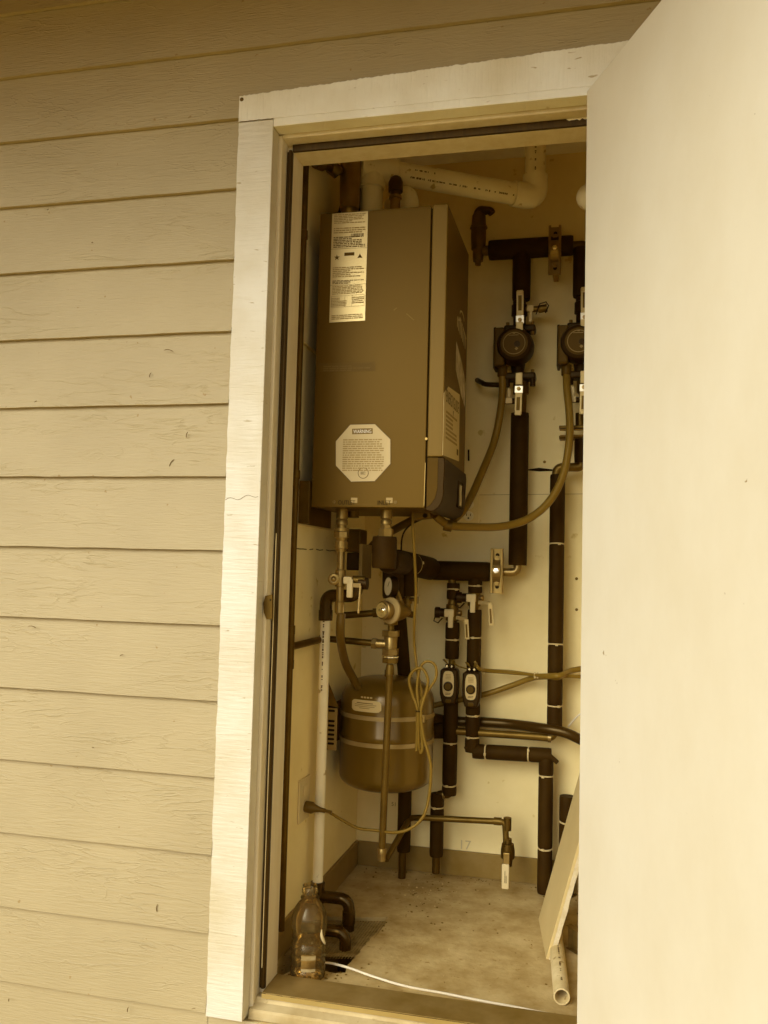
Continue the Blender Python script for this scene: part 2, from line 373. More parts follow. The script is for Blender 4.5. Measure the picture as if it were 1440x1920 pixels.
# cracked joint line, smudges and screws on the side wall
mb = MB(); rnd = random.Random(3)
pts = [X(556+i*6.2, 1029+.3*i+rnd.uniform(-1, 1), .0662) for i in range(14)]
for a, c in zip(pts, pts[1:]):
    if rnd.random() < .7: mb.bar(a, c, .0024, .0008, (1, 0, 0))
mb.build('wall_crack', M_INK, house, smooth=False)

# ---- door frame with trim
df = MB()
# left trim with a wavy painted edge
def wavy_board(p_fixed, lo, hi, a0, a1, y0, y1, axis, seed, amp=.0009, a0b=None):
    rnd = random.Random(seed); N = 220; mb = MB(); i = 0; ed = 0
    for k in range(N+1):
        t = lo+(hi-lo)*k/N; ed = ed*.6+rnd.uniform(-amp, amp)
        if axis == 'z': q = [(a0+ed, y0, t), (a1, y0, t), (a1, y1, t), (a0+ed, y1, t)]
        else:
            top = a1+(a0b-a1)*k/N if a0b is not None else a1
            q = [(t, y0, top+ed), (t, y0, a0), (t, y1, a0), (t, y1, top+ed)]
        mb.v += [V(v) for v in q]
    for k in range(N):
        a = 4*k
        for j in range(4): mb.f.append((a+j, a+(j+1) % 4, a+4+(j+1) % 4, a+4+j))
    mb.f += [(0, 1, 2, 3), tuple(4*N+j for j in (3, 2, 1, 0))]
    return mb
TB = 2.070
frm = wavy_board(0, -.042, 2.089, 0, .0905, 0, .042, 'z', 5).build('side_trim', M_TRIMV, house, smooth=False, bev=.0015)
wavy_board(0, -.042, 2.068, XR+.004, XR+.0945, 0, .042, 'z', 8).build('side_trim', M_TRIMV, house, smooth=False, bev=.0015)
# header trim sits on the left board: notch below it
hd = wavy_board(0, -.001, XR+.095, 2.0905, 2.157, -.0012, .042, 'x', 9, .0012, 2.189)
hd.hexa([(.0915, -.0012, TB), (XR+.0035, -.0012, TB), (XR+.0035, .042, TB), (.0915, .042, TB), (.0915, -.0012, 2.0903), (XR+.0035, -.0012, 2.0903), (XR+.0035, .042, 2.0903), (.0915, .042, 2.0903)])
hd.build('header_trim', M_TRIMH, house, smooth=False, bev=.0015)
# jambs: front edge, rebate, stop
jl = MB()
def jamb_profile(s, xo):  # s = +1 left side, -1 right side
    pr = [(-.03, .0435), (.007, .0435), (.0085, .046), (.0085, .088), (.0235, .088), (.0235, .162), (-.03, .162)]
    return [(xo+s*a, b) for a, b in pr]
jl.prism([(x, y, -.03) for x, y in jamb_profile(1, .0905)], (0, 0, 2.0995))
jl.prism([(x, y, -.03) for x, y in jamb_profile(-1, XR)], (0, 0, 2.0995))
jl.build('door_jamb', M_JAMB, house, smooth=False, bev=.0012)
hp = [(.044, 2.08), (.044, 2.063), (.0465, 2.0615), (.0885, 2.0615), (.0885, 2.043), (.1615, 2.043), (.1615, 2.08)]
MB().prism([(.0992, y, z) for y, z in hp], (XR-.0085-.0992-.0002, 0, 0)).build('head_jamb', M_JAMB, house, smooth=False, bev=.0012)
# weatherstrip
MB().box((.0995, .0795, .001), (.1135, .0878, 2.043)).cyl((.1085, .079, .001), (.1085, .079, 2.046), .0045, 8).build('weatherstrip', M_WS, house)
MB().box((.1135, .0795, 2.0435), (XR-.025, .0878, 2.0613)).build('weatherstrip', M_WS, house)
MB().prism([(.79+.006*k, .0788, 2.0600-(.0028 if k % 2 else .0005)-.0012*(k % 3)) for k in range(9)]+[(.84, .0788, 2.0608), (.79, .0788, 2.0608)], (0, .0005, 0)).build('torn_strip', M_PVC, house, smooth=False)
MB().cyl((.1065, .0742, .05), (.1062, .0742, 1.08), .0012, 6).build('weatherstrip_tear', M_WHP, house)
# strike plate
p = [Y(x, y, .0425) for x, y in ((499, 1117), (512, 1114), (512, 1161), (501, 1161), (496, 1148), (495, 1130))]
MB().prism([(q.x, .0365, q.z) for q in p], (0, .0068, 0)).build('strike_plate', M_COPD, house, bev=.0005)
c = Y(507, 1125, .0365); MB().lathe((c.x, .0355, c.z), (0, 1, 0), [(0, .002), (.001, .0025)], 10).build('strike_screw', M_HOLE, house)
# cracks in the left trim and the open joint under the header
mb = MB(); z = 1.15
for k in range(13):
    x0 = .002+k*.0064; mb.bar((x0, -.0004, 1.155+.004*math.sin(k*.9)+k*.0009), (x0+.0066, -.0004, 1.155+.004*math.sin((k+1)*.9)+(k+1)*.0009), .0009, .0008, (0, 1, 0))
mb.build('trim_crack', M_HOSE, house, smooth=False); mb = MB()
for k in range(12): mb.bar((.002+k*.0074, -.0016, 2.0898+.0007*math.sin(k*2.1)), (.0096+k*.0074, -.0016, 2.0898+.0007*math.sin(k*2.1+2.1)), .0013, .0008, (0, 1, 0))
mb.build('trim_crack', M_HOSE, house, smooth=False)
MB().box((.1150, .0555, -.0105), (XR-.025, .0578, .0002)).build('threshold_lip', M_CHR, house, smooth=False)
MB().lathe((.006, -.003, 2.147), (0, 1, 0), [(0, .002), (.001, .005), (.004, .006)], 8).build('trim_nail', M_HOSE, house)
# threshold and sill
sl = MB(); sl.prism([(.093, y, z) for y, z in ((.032, -.05), (.032, -.033), (.036, -.028), (.058, -.022), (.064, -.012), (.162, -.012), (.162, -.06), (.05, -.06))], (XR-.003-.093, 0, 0)).build('sill', M_SILL, house, smooth=False, bev=.001)
th = MB(); pr = [(.058, -.0108), (.058, -.001), (.060, .001)]
pr += [(.158, .001), (.163, -.006), (.163, -.0108)]
th.prism([(.1145, y, z) for y, z in pr], (XR-.0245-.1145, 0, 0)).build('threshold', M_ALU, house, smooth=False)

# ---- the open door
th0 = math.radians(25.4); hx, hy = .838, -.045
dv = V((math.sin(th0), -math.cos(th0), 0)); dn = V((math.cos(th0), math.sin(th0), 0))   # along the leaf / away from the visible face
o0 = V((hx, hy, .008)); W, T, H = .755, .044, 2.047
mb = MB(); mb.hexa([o0, o0+dv*W, o0+dv*W+dn*T, o0+dn*T]+[q+V((0, 0, H)) for q in (o0, o0+dv*W, o0+dv*W+dn*T, o0+dn*T)])
dr = mb.build('door', M_DOOR, house, smooth=False, bev=.0018)
for z in (.2, 1.0, 1.8):
    MB().cyl((XR+.002, -.010, z), (XR+.002, -.010, z+.09), .006, 12).box((XR-.006, -.010, z), (XR+.002, .04, z+.09)).build('hinge', M_BRS, dr)

# ================================================================== GROUND / FLOOR / SKY
g = MB()
g.quad((-60, -60, -.45), (60, -60, -.45), (60, 60, -.45), (-60, 60, -.45)); struct(g.build('ground', M_GROUND, None, smooth=False))
# slab with a broken hole by the left wall
pit = [(.066, .585), (.15, .60), (.278, .637), (.276, .54), (.268, .45), (.262, .36), (.254, .294), (.262, .262), (.235, .250), (.17, .262), (.128, .25), (.118, .20), (.066, .195)]
bm = bmesh.new()
def ring(pts, z):
    vs = [bm.verts.new((x, y, z)) for x, y in pts]
    return vs, [bm.edges.new((vs[i], vs[(i+1) % len(vs)])) for i in range(len(vs))]
rnd = random.Random(4); pp = []
for i in range(len(pit)):
    a, c = V((*pit[i], 0)), V((*pit[(i+1) % len(pit)], 0)); n = max(1, int((c-a).length/.012))
    for k in range(n):
        q = a.lerp(c, k/n); j = .0026 if q.x > .07 else 0; pp.append((q.x+rnd.uniform(-j, j), q.y+rnd.uniform(-j, j)))
o_v, o_e = ring([(.0652, .1635), (.9498, .1635), (.9498, 1.0615), (.0652, 1.0615)], -.02); i_v, i_e = ring(pp, -.02)
bmesh.ops.triangle_fill(bm, use_beauty=True, edges=o_e+i_e)
lv = [bm.verts.new((v.co.x, v.co.y, -.16)) for v in i_v]
for i in range(len(i_v)): bm.faces.new((i_v[i], i_v[(i+1) % len(i_v)], lv[(i+1) % len(lv)], lv[i]))
bmesh.ops.recalc_face_normals(bm, faces=bm.faces)
me = bpy.data.meshes.new('floor'); bm.to_mesh(me); bm.free(); me.materials.append(M_CONC)
fl = bpy.data.objects.new('floor', me); COL.objects.link(fl); struct(fl)
mb = MB(); N = 14; base = 0
for i in range(N+1):
    for j in range(N+1): mb.v.append(V((.05+.25*i/N, .17+.49*j/N, -.125+rnd.uniform(-.012, .012))))
for i in range(N):
    for j in range(N): a = i*(N+1)+j; mb.f.append((a, a+1, a+N+2, a+N+1))
struct(mb.build('pit_ground', M_SOIL, None))

# grate over the pit
mb = MB(); G = [V((.075, .30, -.026)), V((.272, .35, -.024)), V((.285, .60, -.018)), V((.075, .565, -.026))]
def bil(u, v): return (G[0]*(1-u)+G[1]*u)*(1-v)+(G[3]*(1-u)+G[2]*u)*v
for k in range(27):
    u = k/26; mb.bar(bil(u, .12 if u < .6 else 0.02), bil(u, 1), .0016, .0016)
for k in range(32):
    v = .08+.92*k/31; mb.bar(bil(.0, v), bil(1, v), .0020, .0016)
tag(mb.build('floor_grate', mat('rusty_mesh', .17, .7, var=.5, scale=30), None, smooth=False), 'rusty wire mesh grate lying over the hole in the concrete floor', 'grate')

# crumbs and dirt
mb = MB(); rnd = random.Random(11)
def crumb(p, r):
    q = [V((rnd.uniform(.6, 1)*r*a, rnd.uniform(.6, 1)*r*b_, rnd.uniform(.3, .8)*r*c)) for a, b_, c in ((1, 0, 0), (-1, 0, 0), (0, 1, 0), (0, -1, 0), (0, 0, 1), (0, 0, -.3))]
    i = len(mb.v); mb.v += [V(p)+k for k in q]
    for f in ((0, 2, 4), (2, 1, 4), (1, 3, 4), (3, 0, 4), (2, 0, 5), (1, 2, 5), (3, 1, 5), (0, 3, 5)): mb.f.append(tuple(i+k for k in f))
for _ in range(230):
    t = rnd.random()
    if t < .45: p = (rnd.uniform(.1, .9), 1.045-abs(rnd.gauss(0, .05)), -.019)
    elif t < .7: p = (.28+rnd.uniform(0, .14), rnd.uniform(.5, .98), -.019)
    else: p = (rnd.uniform(.29, .93), rnd.uniform(.18, 1.0), -.019)
    crumb(p, rnd.choice((.0015, .002, .003, .005)))
for _ in range(60): crumb((rnd.uniform(.07, .27), .235+rnd.uniform(-.06, .02), -.019), rnd.choice((.002, .003, .005)))
o = mb.build('dirt_crumbs', M_SOIL, None, smooth=False); o['kind'] = 'stuff'; tag(o, 'dark dirt crumbs scattered over the concrete closet floor', 'dirt')
mb = MB()
for _ in range(36): crumb((.35+rnd.gauss(0, .06), .86+rnd.gauss(0, .035), -.019), rnd.choice((.0015, .0025, .004)))
for _ in range(25): crumb((rnd.uniform(.3, .9), rnd.uniform(.2, 1), -.019), .002)
o = mb.build('plaster_crumbs', M_GYP, None, smooth=False); o['kind'] = 'stuff'; tag(o, 'pale plaster crumbs spilled on the floor near the back wall', 'crumbs')

# ================================================================== BOILER
BX0, BX1, BX2 = .108, .4235, .4700      # back of the casing, cover joint, front of the cover
BY0, BY1, BZ0, BZ1 = .33, .715, 1.164, 1.985
boi = thing('wall_boiler', 'tall enamelled wall hung boiler with paper labels and an octagonal warning sticker on its side', 'boiler', (BX0, BY0, BZ0))
MB().box((BX0, BY0, BZ0), (BX1, BY1, BZ1)).build('casing', M_BOI, boi, smooth=False, bev=.002)
MB().box((BX1+.004, BY0-.002, 1.300), (BX2, BY1+.002, BZ1+.002)).build('front_cover', M_BOI2, boi, smooth=False, bev=.003)
MB().box((BX1-.001, BY0+.006, BZ0+.01), (BX1+.006, BY1-.006, BZ1-.006)).build('cover_gap', M_HOLE, boi, smooth=False)
# control housing with a rounded lower nose
pr = [(BX1+.004, 1.298), (BX2+.004, 1.298), (BX2+.006, 1.280), (BX2+.004, 1.225)]
for k in range(9):
    a = PI/2*k/8; pr.append((BX2-.030+.034*math.cos(a), 1.205-.050*math.sin(a)))
pr += [(BX1+.004, 1.158)]
MB().prism([(x, BY0-.003, z) for x, z in pr], (0, BY1-BY0+.006, 0)).build('control_housing', M_BOI3, boi, bev=.002)
pr2 = [(BX1+.006, 1.2975), (BX2-.012, 1.2975), (BX2-.012, 1.215), (BX2-.018, 1.190), (BX2-.030, 1.172), (BX1+.006, 1.166)]
MB().prism([(x, BY0-.0045, z) for x, z in pr2], (0, .002, 0)).build('housing_side_panel', M_BOI4, boi, smooth=False, bev=.0006)
xf = BX2+.0058
def F4(*p, x=None): return [X(a, b, x or BX2+.001) for a, b in p]
mb = MB().box((xf-.004, .56, 1.183), (xf+.0005, .655, 1.262)); mb.build('display_recess', M_HOLE, boi, smooth=False, bev=.002)
MB().box((xf, .585, 1.19), (xf+.0012, .625, 1.252)).build('display_window', mat('display_glass', .35, .15), boi, smooth=False, bev=.0005)
# front cover stickers
lb = MB(); q = F4((840.5, 725), (861.5, 740), (860, 865), (829.5, 853), (832, 737), x=BX2+.0005); lb.prism(q, (.0008, 0, 0)).build('energy_label', M_PAP, boi, smooth=False)
x = BX2+.0018
text('energy_lettering', 'ENERGYGUIDE', .034, (x, .352, 1.452), (0, 1, .02), (0, 0, 1), M_INK, boi, width=.215)
MB().prism([(x-.0003, .470, 1.448), (x-.0003, .478, 1.448), (x-.0003, .474, 1.432)], (.0004, 0, 0)).build('energy_arrow', M_INK, boi, smooth=False)
inklines((x-.0004, .345, 1.328), (0, 1, .03), (0, 0, 1), (1, 0, 0), .22, .115, 10, 'fine_print', M_INKL, boi, fill=.55, seed=2)
MB().box((x-.0005, .55, 1.335), (x, .575, 1.352)).build('energy_mark', M_INK, boi, smooth=False)
# scribbled upper sticker and peeling film
mk = MB()
for i in range(7):
    yy = .515+i*.026; mk.bar((x-.0006, yy, 1.700-.004*i), (x-.0006, yy+.004, 1.742-.006*abs(i-2)), .006, .0008, (1, 0, 0))
    mk.bar((x-.0006, yy, 1.742-.006*abs(i-2)), (x-.0006, yy+.018, 1.738-.007*abs(i-2)), .004, .0008, (1, 0, 0))
for k in range(9):
    a = PI*k/9; mk.bar((x-.0006, .60+.04*math.cos(a), 1.752+.016*math.sin(a)), (x-.0006, .60+.04*math.cos(a+PI/9), 1.752+.016*math.sin(a+PI/9)), .004, .0008, (1, 0, 0))
mk.build('logo_sticker', M_PAP, boi, smooth=False)
fm = MB(); fm.prism([(x-.0012, .505, 1.655), (x-.0012, .60, 1.625), (x-.0012, .70, 1.575), (x-.0012, .69, 1.50), (x-.0012, .62, 1.52), (x-.0012, .505, 1.575)], (.0006, 0, 0)).build('cover_sticker', mat('faded_sticker', .42, .4, var=.5, scale=30), boi, smooth=False)
# rating label on the side facing the door, in three sheets
yn = BY0-.0006
def S4(*p): return [Y(a, b, BY0-.0002) for a, b in p]
for j, pts in enumerate((((623, 401), (690, 396), (688.5, 464), (621, 467)), ((621, 467.6), (688.5, 464.6), (686, 532), (619.5, 535)), ((619.5, 535.6), (686, 532.6), (684.5, 601), (617.5, 605)))):
    q = S4(*pts); MB().prism(q, (0, -.0006, 0)).build('rating_label', M_FOIL, boi, smooth=False)
    o = q[3]+V((0, -.0010, 0)); w_ = (q[2]-q[3]).length; h_ = (q[0]-q[3]).length; xd = (q[2]-q[3]); yd = (q[0]-q[3])
    if j == 0:
        inklines(o+yd*.02, xd, yd, (0, -1, 0), w_, h_*.32, 7, 'fine_print', M_INK, boi, .8, seed=4)
        inklines(o+yd*.42, xd, yd, (0, -1, 0), w_, h_*.18, 3, 'fine_print', M_INKL, boi, .8, seed=5)
        inklines(o+yd*.70, xd, yd, (0, -1, 0), w_, h_*.28, 6, 'fine_print', M_INKL, boi, .8, seed=6)
        m_ = MB(); rn = random.Random(2); t = 0
        while t < .36: m_.obox(o+xd*(.55+t)+yd*.36, xd.normalized(), yd.normalized(), (0, -1, 0), w_*rn.choice((.004, .008)), h_*.045, .0002); t += rn.choice((.018, .028))
        m_.build('barcode', M_INK, boi, smooth=False)
    elif j == 1:
        MB().obox(o+xd*.52+yd*.84, xd.normalized(), yd.normalized(), (0, -1, 0), w_*.14, h_*.045, .0002).build('mark_bar', M_INK, boi, smooth=False)
        for cx_, n_ in ((.17, 5), (.82, 3)):
            c = o+xd*cx_+yd*.76; pts2 = []
            for k in range(n_*2):
                a = PI/2+PI*k/n_; r_ = w_*(.085 if k % 2 == 0 else .035); pts2.append(c+xd.normalized()*math.cos(a)*r_+yd.normalized()*math.sin(a)*r_)
            MB().prism(pts2, (0, -.0003, 0)).build('star_mark' if n_ == 5 else 'flame_mark', M_INK, boi, smooth=False)
        inklines(o+yd*.02, xd, yd, (0, -1, 0), w_, h_*.11, 3, 'fine_print', M_INK, boi, .9, seed=8)
        inklines(o+yd*.20, xd, yd, (0, -1, 0), w_, h_*.30, 6, 'fine_print', M_INKL, boi, .8, seed=9)
    else:
        inklines(o+yd*.74, xd, yd, (0, -1, 0), w_, h_*.24, 6, 'fine_print', M_INKL, boi, 1, seed=12)
        inklines(o+yd*.06, xd, yd, (0, -1, 0), w_, h_*.14, 3, 'fine_print', M_INKL, boi, 1, seed=13)
        inklines(o+yd*.42, xd, yd, (0, -1, 0), w_*.5, h_*.24, 6, 'fine_print', M_INKL, boi, 1, seed=14)
        inklines(o+yd*.42+xd*.6, xd, yd, (0, -1, 0), w_*.38, h_*.24, 5, 'fine_print', M_INKL, boi, .6, seed=15)
        m_ = MB()
        for (u0, v0, u1, v1) in ((.04, .40, .96, .40), (.04, .70, .96, .70), (.42, .40, .42, .70), (.62, .40, .62, .70), (.04, .40, .04, .70), (.96, .40, .96, .70)):
            m_.bar(o+xd*u0+yd*v0, o+xd*u1+yd*v1, .0007, .0003, (0, -1, 0))
        m_.build('label_grid', M_INKL, boi, smooth=False)
# tape strip with caution line
q = S4((598, 681), (703, 679), (703, 695), (600, 697)); MB().prism(q, (0, -.0004, 0)).build('caution_strip', mat('caution_film', .066, .45, spec=.25), boi, smooth=False)
xd = q[1]-q[0]; o = q[3]+V((0, -.0007, 0))
MB().obox(q[0]+xd*.085+V((0, -.0006, -.003)), xd.normalized(), (0, 0, 1), (0, -1, 0), .0125, .0025, .0002).build('caution_mark', M_INK, boi, smooth=False)
inklines(o, xd, (0, 0, 1), (0, -1, 0), xd.length, .017, 3, 'fine_print', mat('faint_ink', .085, .5), boi, 1, seed=21)
# warning octagon
oc = [(657, 796.5), (703, 795.5), (732, 824), (732, 869.5), (702.5, 902), (658.5, 903), (630, 873), (630, 827.5)]
ce = (681, 849.5); oc2 = [(ce[0]+(a-ce[0])*1.035, ce[1]+(b_-ce[1])*1.035) for a, b_ in oc]
MB().prism(S4(*oc2), (0, -.0004, 0)).build('warning_border', M_INK, boi, smooth=False)
MB().prism([p+V((0, -.0003, 0)) for p in S4(*oc)], (0, -.0005, 0)).build('warning_sticker', mat('warning_paper', .45, .45, var=.04), boi, smooth=False)
yo = BY0-.0012
q = [V((p.x, yo, p.z)) for p in S4((660.5, 804), (699, 803), (699, 813.5), (660.5, 814.5))]
MB().prism(q, (0, -.0003, 0)).build('warning_band', mat('warning_band_ink', .10, .5), boi, smooth=False)
text('warning_lettering', 'WARNING', .0098, V((q[3].x+.003, yo-.0006, q[3].z+.0028)), (1, 0, 0), (0, 0, 1), mat('pale_lettering', .8, .5), boi, width=(q[1].x-q[0].x)-.007)
a = Y(640, 884, yo); c = Y(722, 822, yo)
inklines((a.x, yo, a.z), (1, 0, 0), (0, 0, 1), (0, -1, 0), c.x-a.x, c.z-a.z, 15, 'fine_print', M_INKL, boi, .85, margin=.02, seed=31)
c = Y(681, 887, yo); MB().lathe((c.x, yo+.0003, c.z), (0, -1, 0), [(0, .0150), (.0006, .0150), (.0006, .0135), (.0002, .0135)], 32).ring().build('seal_ring', M_INK, boi, smooth=False)
inklines((c.x-.008, yo-.0002, c.z-.004), (1, 0, 0), (0, 0, 1), (0, -1, 0), .016, .008, 3, 'fine_print', M_INK, boi, 1, seed=3)
# OUTLET / INLET lettering on tape
for (tx, ax0, bx0, yy) in (('OUTLET', 634, 666, 946), ('INLET', 708, 733, 946.5)):
    a, c = Y(ax0, yy, yn), Y(bx0, yy, yn)
    text('port_lettering', tx, .0115, (a.x, yn-.0008, a.z), (1, 0, 0), (0, 0, 1), M_HOLE, boi, width=c.x-a.x)
for p, r in (((741, 941.5), .0046), ((626, 941), .004)):
    c = Y(*p, yn); MB().lathe((c.x, yn+.0006, c.z), (0, -1, 0), [(0, r), (.0014, r)], 14).build('port_dot', M_HOSE, boi)
for p in ((664, 936), (730, 936)):
    c = Y(*p, yn); MB().obox((c.x, yn+.0001, c.z-.003), (1, 0, 0), (0, 0, 1), (0, 1, 0), .009, .007, .0003).build('tape_patch', mat('glossy_tape', .22, .15), boi, smooth=False)
c = Y(586, 899, yn); MB().lathe((c.x, yn+.001, c.z), (0, -1, 0), [(0, .004), (.002, .003)], 12).build('casing_screw', M_BRSD, boi)
c = Y(799.5, 823, BY0-.002); MB().lathe((c.x, BY0+.001, c.z), (0, -1, 0), [(0, .004), (.006, .0035)], 12).build('latch_screw', M_STL, boi)
MB().bar(Y(797.5, 868, BY0-.001), Y(795.0, 949, BY0-.001), .0014, .002, (0, 1, 0)).build('bare_edge', M_STL, boi, smooth=False)
# scuffs
mb = MB(); mb.bar(Y(738, 582, yn), Y(744, 577, yn), .003, .0004, (0, 1, 0)).bar(Y(762, 588, yn), Y(776, 600, yn), .002, .0004, (0, 1, 0)); mb.build('scuff_mark', mat('scuff', .10, .5), boi, smooth=False)

# mounting board and steel bracket on the side wall
o = MB().box((.0655, .27, 1.115), (.0765, .78, 1.215)).build('backing_board', M_WHP, None, smooth=False, bev=.001); tag(o, 'white painted backing board under the boiler on the side wall', 'board')
o = MB().box((.0655, .30, 1.62), (.0765, .78, 1.90)).build('backing_board', M_WHP, None, smooth=False, bev=.001); tag(o, 'white painted backing board behind the upper part of the boiler', 'board')
o = MB().box((.0770, .315, 1.118), (.1070, .335, 1.235)).box((.0770, .3355, 1.118), (.083, .60, 1.235)).build('mounting_bracket', M_COPD, None, smooth=False, bev=.001); tag(o, 'dark steel mounting bracket between the boiler and the side wall', 'bracket')

# ================================================================== INSULATED PIPE HELPER
def insulation(parent, a, b, r, ties=(), name='insulation', m=None, ends=.94, tie_r=None):
    a, b = V(a), V(b); L_ = (b-a).length; marks = sorted([0]+list(ties)+[1]); prof = []
    for k, (t0, t1) in enumerate(zip(marks, marks[1:])):
        l0, l1 = t0*L_, t1*L_; e = min(.009, (l1-l0)*.2)
        r0 = r*(ends if t0 == 0 else .86); r1 = r*(ends if t1 == 1 else .86)
        if k == 0: prof.append((l0, r0*.55)); prof.append((l0+.0002, r0))
        prof += [(l0+e*.4, r*.97), (l0+e, r), ((l0+l1)/2, r*1.005), (l1-e, r), (l1-e*.4, r*.97), (l1-.0002, r1)]
    prof.append((L_, r*ends*.55)); pr = []
    for s_, r_ in prof:
        if pr and s_ <= pr[-1][0]: s_ = pr[-1][0]+1e-5
        pr.append((s_, r_))
    MB().lathe(a, b-a, pr, 26).build(name, m or M_RUB, parent)
    d = (b-a).normalized()
    for t in ties:
        c = a+d*(t*L_); rt = (tie_r or r*.90)
        u, w_ = frame(d); mb = MB(); n = 26; tl = d.lerp(u, random.uniform(-.12, .12)).normalized()
        mb.lathe(c-tl*.0022, tl, [(0, rt), (.0002, rt+.0022), (.0042, rt+.0022), (.0044, rt)], n)
        h = (CAM-c); h = (h-d*h.dot(d)).normalized(); h = (h*math.cos(.6)+d.cross(h)*math.sin(random.choice((-1, 1))*random.uniform(.1, .6))).normalized()
        mb.obox(c+h*(rt+.003), d, h, d.cross(h), .0035, .003, .004); mb.build('cable_tie', M_TIE, parent, bev=.0004)
def copper(parent, path, r, m=None, name='copper_pipe', fil=.02, n=18):
    return MB().tube(fillet(path, fil), r, n).build(name, m or M_COP, parent)
def collar(parent, a, b, r, m=None, name='coupling'):
    return MB().cyl(a, b, r, 20, ch=.001).build(name, m or M_COP, parent)

YP = .975
# ---- upper header with two droppers and air vent
up = thing('insulated_header_pipe', 'black foam insulated header pipe high on the back wall with two droppers', 'pipe', Y(978, 465, YP))
a, b_ = Y(917, 468, YP), Y(1075, 462, YP); zc_ = (a.z+b_.z)/2
a.z = b_.z = zc_
insulation(up, a, b_, .0335)
c1 = V((Y(978, 510, YP).x, YP, 0)); top = zc_-.028
z1 = Y(978, 563, YP).z
insulation(up, (c1.x, YP, zc_-.02), (c1.x, YP, z1), .0305)
copper(up, [(b_.x-.01, YP, zc_), (b_.x+.045, YP, zc_), (b_.x+.045, YP, zc_-.10)], .014, M_COPD, 'copper_elbow')
c2x = Y(1090, 520, YP).x
z2 = Y(1090, 557, YP).z
insulation(up, (c2x, YP, zc_-.012), (c2x, YP, z2), .0275)
copper(up, [(a.x-.05, YP, zc_), (a.x+.02, YP, zc_)], .012, M_COPD)
MB().cyl((a.x-.022, YP, zc_), (a.x-.004, YP, zc_), .017, 20).build('coupling', M_BRSD, up)

av = thing('air_vent_valve', 'dull bronze automatic air vent with a hooked cap at the end of the upper header', 'valve', Y(900, 490, YP))
ax = Y(897, 460, YP).x
def zz(py, px=897, y=YP): return Y(px, py, y).z
MB().lathe((ax, YP, zz(497)), (0, 0, 1), [(0, .010), (.012, .011), (.013, .017), (.03, .019), (.05, .019), (.055, .024), (zz(447)-zz(497), .026), (zz(430)-zz(497), .026), (zz(428)-zz(497), .030), (zz(424)-zz(497), .028), (zz(422)-zz(497), .025), (zz(405)-zz(497), .023), (zz(400)-zz(497), .018)], 24).build('valve_body', M_BRSD, av)
MB().tube(fillet([(ax-.004, YP, zz(408)), (ax+.0, YP, zz(396)), (ax+.038, YP-.01, zz(398)), (ax+.046, YP-.01, zz(404))], .014), [.017]*8+[.013]*(len(fillet([(0, 0, 0), (0, 0, 1), (1, 0, 1), (1, 0, 2)], .014))-8), 14).build('outlet_hook', M_COPD, av)
MB().hexnut((ax+.018, YP, zc_), (ax+.034, YP, zc_), .017).build('hex_nut', M_BRSD, av)

# ---- strut brackets
def strut(name_label, px, py0, py1, y, wpx=13, group='strut brackets clamping the header pipes'):
    t = thing('pipe_bracket', name_label, 'bracket', Y(px, (py0+py1)/2, 1.06), group)
    yb, yf = 1.0612, y-.005; x = Y(px, (py0+py1)/2, yf-.035).x; z0, z1_ = Y(px, py1, yf-.035).z, Y(px, py0, yf-.035).z
    w_ = .0205; yf = YP-.037
    mb = MB(); mb.box((x-w_, yf+.001, z0), (x-w_+.0025, yf+.022, z1_)).box((x+w_-.0025, yf+.001, z0), (x+w_, yf+.022, z1_)).box((x-w_+.0027, yf+.019, z0), (x+w_-.0027, yf+.0215, z1_))
    mb.box((x-w_+.0027, yf+.001, z0+.0), (x-w_+.008, yf+.0028, z1_)).box((x+w_-.008, yf+.001, z0), (x+w_-.0027, yf+.0028, z1_))
    mb.build('channel', M_STL, t, smooth=False, bev=.0006)
    MB().box((x-.008, yf+.022, z0+.01), (x+.008, yb, z0+.03)).box((x-.008, yf+.022, z1_-.03), (x+.008, yb, z1_-.01)).build('wall_standoff', M_STL, t, smooth=False)
    for zq in (z0+.022, z0+.058, z1_-.022, z1_-.058):
        MB().lathe((x+.001, yf+.0186, zq), (0, -1, 0), [(0, .0065), (.0006, .0065)], 14).build('slot', M_HOLE, t)
    for zq in (z0+.035, z1_-.035):
        MB().lathe((x, yf+.019, zq), (0, -1, 0), [(0, .011), (.002, .011), (.0022, .008), (.0075, .007)], 14).build('bolt', M_STL, t)
    zm = (z0+z1_)/2
    pts = [V((x+.0, yf+.035-.047*math.sin(PI*k/14), zm+.039*math.cos(PI*k/14))) for k in range(15)]
    mb = MB()
    for p_, q_ in zip(pts, pts[1:]): mb.bar(p_, q_, .026, .003, (p_-V((x, yf+.035, zm))))
    mb.build('clamp_strap', M_STL, t, smooth=False, bev=.0005)
    MB().lathe((x, yf-.010, zm), (0, -1, 0), [(0, .009), (.004, .009), (.0042, .005), (.012, .005)], 6).build('clamp_bolt', M_CHR, t)
    return t
strut('slotted steel strut bracket clamping the upper header pipe', 1040, 421, 511, YP)
strut('slotted steel strut bracket at the right end of the lower manifold', 930.5, 1028, 1113, YP)

